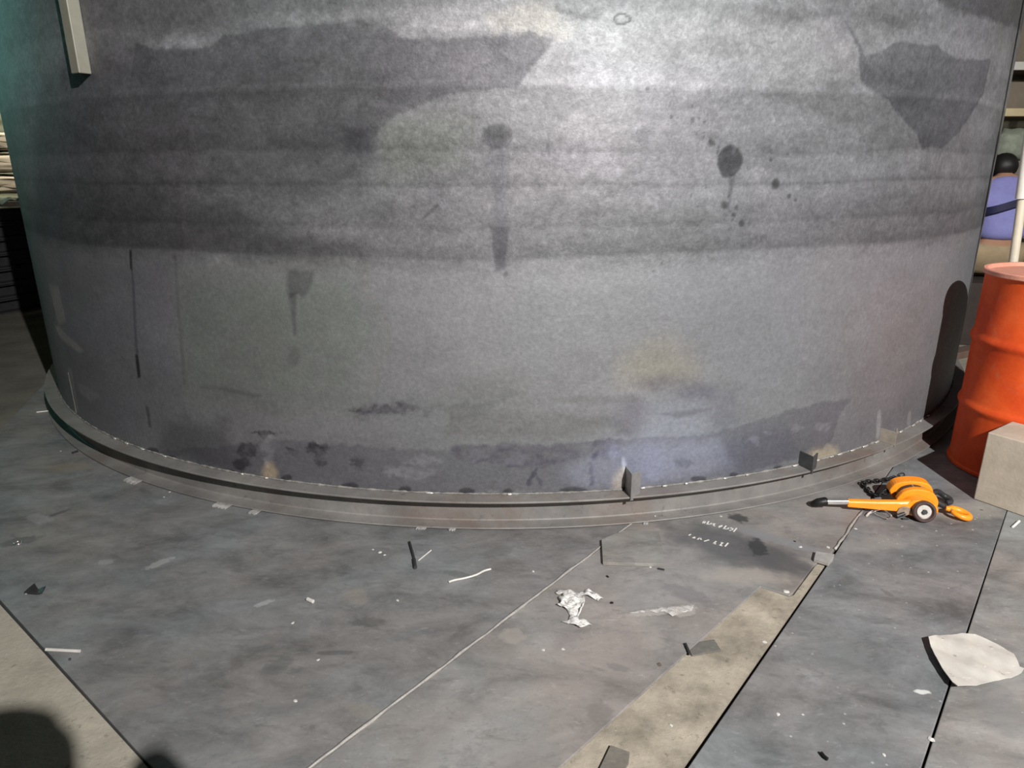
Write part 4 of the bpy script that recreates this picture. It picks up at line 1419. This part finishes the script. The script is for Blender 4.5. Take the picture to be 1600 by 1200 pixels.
for px, py, r_, kind, lab in CH:
    z_ = 0.0
    if (px, py) in ((1381, 718), (1022, 808)):
        z_ = 0.0125
    if 'concrete strip' in lab:
        z_ = -0.0045
    if 'on top of the rect' in lab:
        z_ = 0.009
    p_ = G(px, py, z_)
    mb = MB()
    bmesh.ops.create_icosphere(mb.bm, subdivisions=2, radius=1)
    fl_ = random.uniform(.25, .45)
    ang = random.uniform(0, 3)
    for q_ in mb.bm.verts:
        q_.co *= 1 + random.uniform(-.22, .22)
        q_.co.x *= 1.3
        q_.co.z = (q_.co.z + .75) * fl_
        q_.co *= r_ * .00125
    o = mb.build('chip', M_CHIP[kind], None, smooth=False)
    o.location = (p_.x, p_.y, z_ - r_ * .0002)
    o.rotation_euler = (0, 0, ang)
    tag(o, lab, 'chip', 'chips scattered on the floor plates')

# torn dark chip and small ring at the far left
P = [G(x, y, .004) for x, y in ((36, 925), (52, 907), (58, 916), (70, 914), (64, 923))]
c_ = sum(P, Vector()) / len(P)
o = sheet([(p.x - c_.x, p.y - c_.y) for p in P], .01, lambda x, y: .002 + .012 * abs(math.sin(x * 30 + y * 20)), .002).build('metal_scrap', M_DARK, None)
o.location = (c_.x, c_.y, 0)
tag(o, 'dark bent metal scrap on the plate at the far left, above the beige concrete', 'metal scrap')
p_ = G(27, 844)
mb = MB()
mb.tube([(math.cos(t) * .012, math.sin(t) * .012, .003) for t in np.linspace(0, 2 * PI, 19)[:-1]], .0032, 8, closed=True)
o = mb.build('washer', M_CHROME, None, smooth='all')
o.location = (p_.x, p_.y, 0)
tag(o, 'small shiny ring washer at the far left edge of the photo', 'washer')

# ------------------------------------------------------------------ far left: stacked beams, wall, film
M_BEAMD = plain('dark beam steel', (0.05, 0.048, 0.05), .55, .3, .35, 6, .2)
base = G(0, 487, -.03)
dirb = Vector((.42, .907, 0))
nb = Vector((-.907, .42, 0))
zt = -0.03
for k in range(7):
    hgt = 0.134
    sh = [0.0, .015, -.01, .02, .0, -.015, .01][k]
    o_ = base + nb * sh - dirb * 3.2
    Mx = Matrix(((dirb.x, nb.x, 0, o_.x), (dirb.y, nb.y, 0, o_.y), (0, 0, 1, zt), (0, 0, 0, 1)))
    mb = MB()
    pr = [(0, 0), (0, .014), (.07, .022), (.07, hgt - .024), (0, hgt - .016), (0, hgt - .003), (.2, hgt - .003), (.2, 0)]
    mb.prism(pr, 0, 4.1)
    # outline (across, up) pushed along the beam
    for q_ in mb.bm.verts:
        a_, z_, l_ = q_.co
        q_.co = Vector((l_, a_, z_))
    ob = mb.build('steel_beam', M_BEAMD, None, M=Mx)
    tag(ob, ['dark steel beam at the very bottom of the stack left of the tank', 'second dark steel beam from the floor in the stack left of the tank',
             'third dark steel beam from the floor in the stack left of the tank', 'middle dark steel beam of the stack left of the tank',
             'third dark steel beam from the top of the stack left of the tank', 'second dark steel beam from the top of the stack left of the tank',
             'topmost dark steel beam of the stack left of the tank'][k], 'steel beam', 'dark beams stacked left of the tank')
    zt += hgt
# crumpled greenish white sheet on top of the stack
o_ = base - dirb * .45
mb = sheet([(-.1, .0), (.05, .22), (.5, .25), (.85, .2), (.95, .02), (.6, -.02), (.3, -.03)], .03, lambda x, y: .012 + .05 * abs(math.sin(x * 9 + y * 7)) + .03 * abs(math.sin(x * 23 - y * 19)), .003)
ob = mb.build('plastic_sheet', plain('mint white plastic', (0.62, 0.76, 0.70), .4, 0, .15, 8, .3), None, smooth=True)
ob.matrix_world = Matrix(((dirb.x, nb.x, 0, o_.x + nb.x * .03), (dirb.y, nb.y, 0, o_.y + nb.y * .03), (0, 0, 1, zt), (0, 0, 0, 1)))
tag(ob, 'crumpled mint white plastic sheet on top of the stacked dark beams', 'plastic sheet')
# pale sacks piled behind the stack
M_SACK = plain('pale sack', (0.55, 0.51, 0.44), .8, 0, .2, 3, .3)
sk = []
for k, (px, py, Y) in enumerate(((8, 290, 8.2), (5, 262, 8.2), (12, 238, 8.2))):
    p_ = AT(px, py, Y)
    mb = MB()
    bmesh.ops.create_cube(mb.bm, size=1)
    bmesh.ops.subdivide_edges(mb.bm, edges=mb.bm.edges[:], cuts=6, use_grid_fill=True)
    for q_ in mb.bm.verts:
        c0 = q_.co.copy()
        q_.co = Vector((c0.x * 1.1, c0.y * .7, c0.z * (.21 - .16 * (abs(c0.x) ** 3 * 4 + abs(c0.y) ** 3 * 4) * .5)))
        q_.co += Vector((random.uniform(-.01, .01), random.uniform(-.01, .01), random.uniform(-.008, .008)))
    ob = mb.build('sack', M_SACK, None, smooth='all')
    sk.append((ob, p_, k))
pal_p = AT(8, 290, 8.2)
zz_ = 0.95
tagl = ['lowest pale sack of the pile behind the dark beams', 'middle pale sack of the pile behind the dark beams', 'topmost pale sack of the pile behind the dark beams']
for ob, p_, k in sk:
    ob.location = (pal_p.x - .25, 8.2, zz_ + .12 + k * .225)
    ob.rotation_euler = (0, 0, .35 + .05 * k)
    tag(ob, tagl[k], 'sack', 'pale sacks behind the dark beams')
rk = thing('steel_table', (pal_p.x - .25, 8.2, -.03), 'dark steel table carrying the pale sacks behind the beams', 'table', rz=.35)
MB().box((-.7, -.5, .87), (.7, .5, .925)).build('table_top', M_BEAMD, rk)
for x in (-.65, .65):
    for y in (-.45, .45):
        MB().box((x - .03, y - .03, 0), (x + .03, y + .03, .87)).build('leg', M_BEAMD, rk)

# ------------------------------------------------------------------ far right: rack, crates, clutter
M_CRATE = plain('tan plywood', (0.27, 0.225, 0.17), .75, 0, .25, 3, .2)
M_LIP = plain('white shelf edge', (0.78, 0.76, 0.70), .5, 0, .1, 5, 0)
M_LIPY = plain('yellow shelf edge', (0.72, 0.60, 0.36), .5, 0, .12, 5, 0)
RY = 6.4
xl = AT(1574, 200, RY).x - .12
rack = thing('shelving_rack', (xl, RY, -.03), 'tan shelving rack with white and yellow shelf edges behind the tank at the right', 'rack')


def zat(py):
    return AT(1588, py, RY).z + .03


for x in (0.0, 1.7):
    for y in (0.0, .8):
        MB().box((x, y, 0), (x + .06, y + .06, 3.2)).build('upright', M_CRATE, rack)
for z_, mm_ in ((zat(110), M_LIP), (zat(182), M_LIPY), (zat(300), M_CRATE), (zat(372), M_CRATE)):
    bd = MB().box((-.02, -.03, z_ - .02), (1.8, .86, z_)).build('shelf', M_CRATE, rack)
    MB().box((-.03, -.05, z_ - .03), (1.8, -.03, z_ + .035)).build('shelf_edge', mm_, bd, bevel=.006)
lbl = []
for (a0, z_, h_, n_, txt) in ((.07, zat(110), .62, 2, 'top'), (.07, zat(182) + .0, zat(128) - zat(182) - .02, 2, 'middle'), (.07, zat(300), zat(215) - zat(300), 2, 'lower')):
    for k in range(n_):
        mb = MB()
        mb.box((a0 + k * .8, .05, z_ + .001), (a0 + .74 + k * .8, .6, z_ + h_))
        ob = mb.build('crate', M_CRATE, None, bevel=.01)
        ob.location = (xl, RY, -.03)
        tag(ob, '%s tan plywood crate on the %s shelf of the rack at the right' % (('left', 'right')[k], txt), 'crate', 'plywood crates on the rack')
        for j in range(3):
            sl = MB().box((a0 + k * .8 + .02 + j * .31, .03, z_ + .01), (a0 + k * .8 + .08 + j * .31, .05, z_ + h_ - .01)).build('batten', M_CRATE, ob)
# greenish cloth bundle hanging on the lower crates
p_ = AT(1583, 232, RY - .25)
mb = MB()
bmesh.ops.create_icosphere(mb.bm, subdivisions=3, radius=1)
for q_ in mb.bm.verts:
    n_ = q_.co.copy()
    q_.co = Vector((n_.x * .17, n_.y * .13, n_.z * .13)) * (1 + .18 * math.sin(n_.x * 7 + n_.z * 5) * math.sin(n_.y * 6 + 1))
ob = mb.build('cloth_bundle', plain('grey green cloth', (0.30, 0.33, 0.26), .9, 0, .3, 12, .3), None, smooth='all')
ob.location = p_
tag(ob, 'grey green cloth bundle hanging on the rack above the seated person', 'cloth')

# clutter on the floor between the tank and the drum
M_BRN = plain('brown board', (0.15, 0.10, 0.075), .8, 0, .3, 6, .2)
fl = -.03
M_DBRN = plain('dark brown crate', (0.035, 0.025, 0.02), .8, 0, .3, 6, .2)


def clutter(px, py, size, mat, name, label, cat, rz=.2, z=fl):
    p_ = G(px, py, z)
    ob_ = MB().box((-size[0] / 2, -size[1] / 2, 0), (size[0] / 2, size[1] / 2, size[2])).build(name, mat, None, bevel=min(size) * .12)
    ob_.location = (p_.x, p_.y, z)
    ob_.rotation_euler = (0, 0, rz)
    return tag(ob_, label, cat)


clutter(1506, 560, (.5, .10, .05), M_BRN, 'board', 'brown board lying on the floor between tank and drum', 'board', .5)
clutter(1518, 500, (.24, .16, .10), M_BRN, 'timber_offcut', 'brown timber offcut on the floor seen left of the drum', 'timber', .9)
clutter(1517, 486, (.12, .08, .06), M_LIP, 'white_carton', 'small white carton on the floor seen left of the drum', 'carton', .3)


# ------------------------------------------------------------------ people
def skin_body(name, nodes, edges, mat, parent, root=0, sub=2):
    me_ = bpy.data.meshes.new(name)
    me_.from_pydata([n_[0] for n_ in nodes], edges, [])
    o_ = bpy.data.objects.new(name, me_)
    COL.objects.link(o_)
    me_.materials.append(mat)
    sk_ = o_.modifiers.new('skin', 'SKIN')
    sk_.use_smooth_shade = True
    for i, n_ in enumerate(nodes):
        r = n_[1]
        me_.skin_vertices[0].data[i].radius = r if isinstance(r, tuple) else (r, r)
        me_.skin_vertices[0].data[i].use_root = (i == root)
    s_ = o_.modifiers.new('sub', 'SUBSURF')
    s_.levels = s_.render_levels = sub
    if parent:
        o_.parent = parent
    return o_


M_SKIN = plain('skin', (0.42, 0.23, 0.15), .55, 0, .1, 12, 0)
M_SHIRT = plain('lavender blue shirt', (0.23, 0.23, 0.50), .85, 0, .16, 9, .3)
M_KHAKI = plain('khaki trousers', (0.33, 0.25, 0.15), .85, 0, .2, 9, .3)
M_NAVY = plain('navy strap', (0.012, 0.012, 0.05), .7, 0, .3, 9, .1)
M_HAIR = plain('dark hair', (0.012, 0.010, 0.009), .5, 0, .3, 60, .3)
pp = AT(1572, 330, 5.25)
per = thing('person', (pp.x, pp.y, fl), 'person in lavender blue shirt with dark strap, seated facing away behind the orange drum', 'person', rz=math.radians(-8))
# local: the person faces +y; seat height 0.55
body_nodes = [((0, 0, .62), .13), ((0, .01, .78), .12), ((0, .02, .96), .135), ((0, .05, 1.12), .12), ((0, .09, 1.2), .055), ((0, .15, 1.22), .07), ((0, .20, 1.26), .08),
              ((.17, .05, 1.13), .055), ((.25, .12, .92), .044), ((.2, .36, .80), .034), ((-.17, .05, 1.13), .055), ((-.25, .12, .92), .044), ((-.2, .36, .80), .034),
              ((.1, .06, .60), .085), ((.14, .44, .58), .062), ((.14, .46, .12), .042), ((.14, .56, .06), .035), ((-.1, .06, .60), .085), ((-.14, .44, .58), .062), ((-.14, .46, .12), .042), ((-.14, .56, .06), .035),
              ((.17, .44, .79), .028), ((-.17, .44, .79), .028)]
body_edges = [(0, 1), (1, 2), (2, 3), (3, 4), (4, 5), (5, 6), (3, 7), (7, 8), (8, 9), (3, 10), (10, 11), (11, 12), (0, 13), (13, 14), (14, 15), (15, 16), (0, 17), (17, 18), (18, 19), (19, 20), (9, 21), (12, 22)]
skin_body('body', body_nodes, body_edges, M_SKIN, per)
sh_nodes = [((0, 0, .75), (.19, .145)), ((0, .0, .84), (.185, .14)), ((0, .01, .97), (.205, .15)), ((0, .04, 1.12), (.17, .13)), ((0, .07, 1.19), (.075, .075)),
            ((.19, .05, 1.12), .078), ((.265, .11, .95), .068), ((-.19, .05, 1.12), .078), ((-.265, .11, .95), .068)]
skin_body('shirt', sh_nodes, [(0, 1), (1, 2), (2, 3), (3, 4), (3, 5), (5, 6), (3, 7), (7, 8)], M_SHIRT, per)
tr_nodes = [((0, 0, .62), (.2, .15)), ((.11, .06, .61), .115), ((.15, .45, .59), .082), ((.15, .47, .14), .06), ((-.11, .06, .61), .115), ((-.15, .45, .59), .082), ((-.15, .47, .14), .06), ((0, -.01, .76), (.205, .165))]
skin_body('trousers', tr_nodes, [(0, 1), (1, 2), (2, 3), (0, 4), (4, 5), (5, 6), (0, 7)], M_KHAKI, per)
skin_body('hair', [((0, .07, 1.215), .09), ((0, .13, 1.30), .10), ((0, .19, 1.31), .085)], [(0, 1), (1, 2)], M_HAIR, per)
mb = MB()
ring_pts = bez([Vector(q_) for q_ in ((-.245, .03, .95), (-.15, -.135, .985), (0, -.165, 1.04), (.12, -.135, 1.08), (.21, -.02, 1.15), (.2, .1, 1.18))], 40)
v_, f_ = [], []
for i, q_ in enumerate(ring_pts):
    v_ += [q_ + Vector((0, -.012, -.025)), q_ + Vector((0, -.012, .025)), q_ + Vector((0, .0, .025)), q_ + Vector((0, 0, -.025))]
    if i:
        for j in range(4):
            f_.append((4 * i - 4 + j, 4 * i - 4 + (j + 1) % 4, 4 * i + (j + 1) % 4, 4 * i + j))
mb.add(v_, f_)
mb.build('shoulder_strap', M_NAVY, per, smooth=True)
for s_ in (-1, 1):
    skin_body('shoe', [((s_ * .14, .46, .05), .05), ((s_ * .14, .56, .042), .045), ((s_ * .14, .66, .035), .035)], [(0, 1), (1, 2)], M_BLACK, per)
ph = thing('person', (.145, -.24, fl), 'person standing at the viewpoint, whose shadow falls on the concrete in the lower left corner', 'person')
M_GREY = plain('grey work clothes', (0.10, 0.10, 0.12), .85, 0, .2, 9, .2)
pn = [((0, 0, .92), .12), ((0, 0, 1.1), .12), ((0, .0, 1.32), .13), ((0, .01, 1.46), .06), ((0, .04, 1.55), .075), ((0, .05, 1.63), .08),
      ((.19, .0, 1.37), .05), ((.27, .02, 1.12), .042), ((.05, .2, 1.435), .036), ((-.19, .0, 1.37), .05), ((-.27, .02, 1.12), .042), ((-.06, .2, 1.435), .036),
      ((.1, 0, .86), .085), ((.11, .02, .48), .06), ((.11, 0, .09), .042), ((.12, .14, .04), .035), ((-.1, 0, .86), .085), ((-.11, .02, .48), .06), ((-.11, 0, .09), .042), ((-.12, .14, .04), .035)]
pe = [(0, 1), (1, 2), (2, 3), (3, 4), (4, 5), (2, 6), (6, 7), (7, 8), (2, 9), (9, 10), (10, 11), (0, 12), (12, 13), (13, 14), (14, 15), (0, 16), (16, 17), (17, 18), (18, 19)]
skin_body('body', pn, pe, M_SKIN, ph)
skin_body('jacket', [((0, 0, .9), (.17, .13)), ((0, 0, 1.12), (.18, .135)), ((0, 0, 1.34), (.19, .13)), ((0, .0, 1.42), .08), ((.2, 0, 1.37), .075), ((.275, .02, 1.12), .062), ((.13, .14, 1.32), .048),
                     ((-.2, 0, 1.37), .075), ((-.275, .02, 1.12), .062), ((-.13, .14, 1.32), .048)], [(0, 1), (1, 2), (2, 3), (2, 4), (4, 5), (5, 6), (2, 7), (7, 8), (8, 9)], M_GREY, ph)
skin_body('trousers', [((0, 0, .9), (.17, .13)), ((.1, 0, .84), .1), ((.115, .02, .48), .078), ((.115, 0, .12), .06), ((-.1, 0, .84), .1), ((-.115, .02, .48), .078), ((-.115, 0, .12), .06)],
          [(0, 1), (1, 2), (2, 3), (0, 4), (4, 5), (5, 6)], M_GREY, ph)
skin_body('hair', [((0, .01, 1.6), .09), ((0, .03, 1.68), .088)], [(0, 1)], M_HAIR, ph)
for s_ in (-1, 1):
    skin_body('shoe', [((s_ * .115, -.02, .055), .052), ((s_ * .118, .1, .045), .048), ((s_ * .12, .18, .035), .036)], [(0, 1), (1, 2)], M_BLACK, ph)
st = MB().box((-.22, -.2, 0), (.22, .2, .47)).build('wooden_crate', M_DBRN, None, bevel=.01)
st.location = (pp.x, pp.y, fl)
st.rotation_euler = (0, 0, math.radians(-8))
tag(st, 'dark brown wooden crate under the seated person', 'crate')
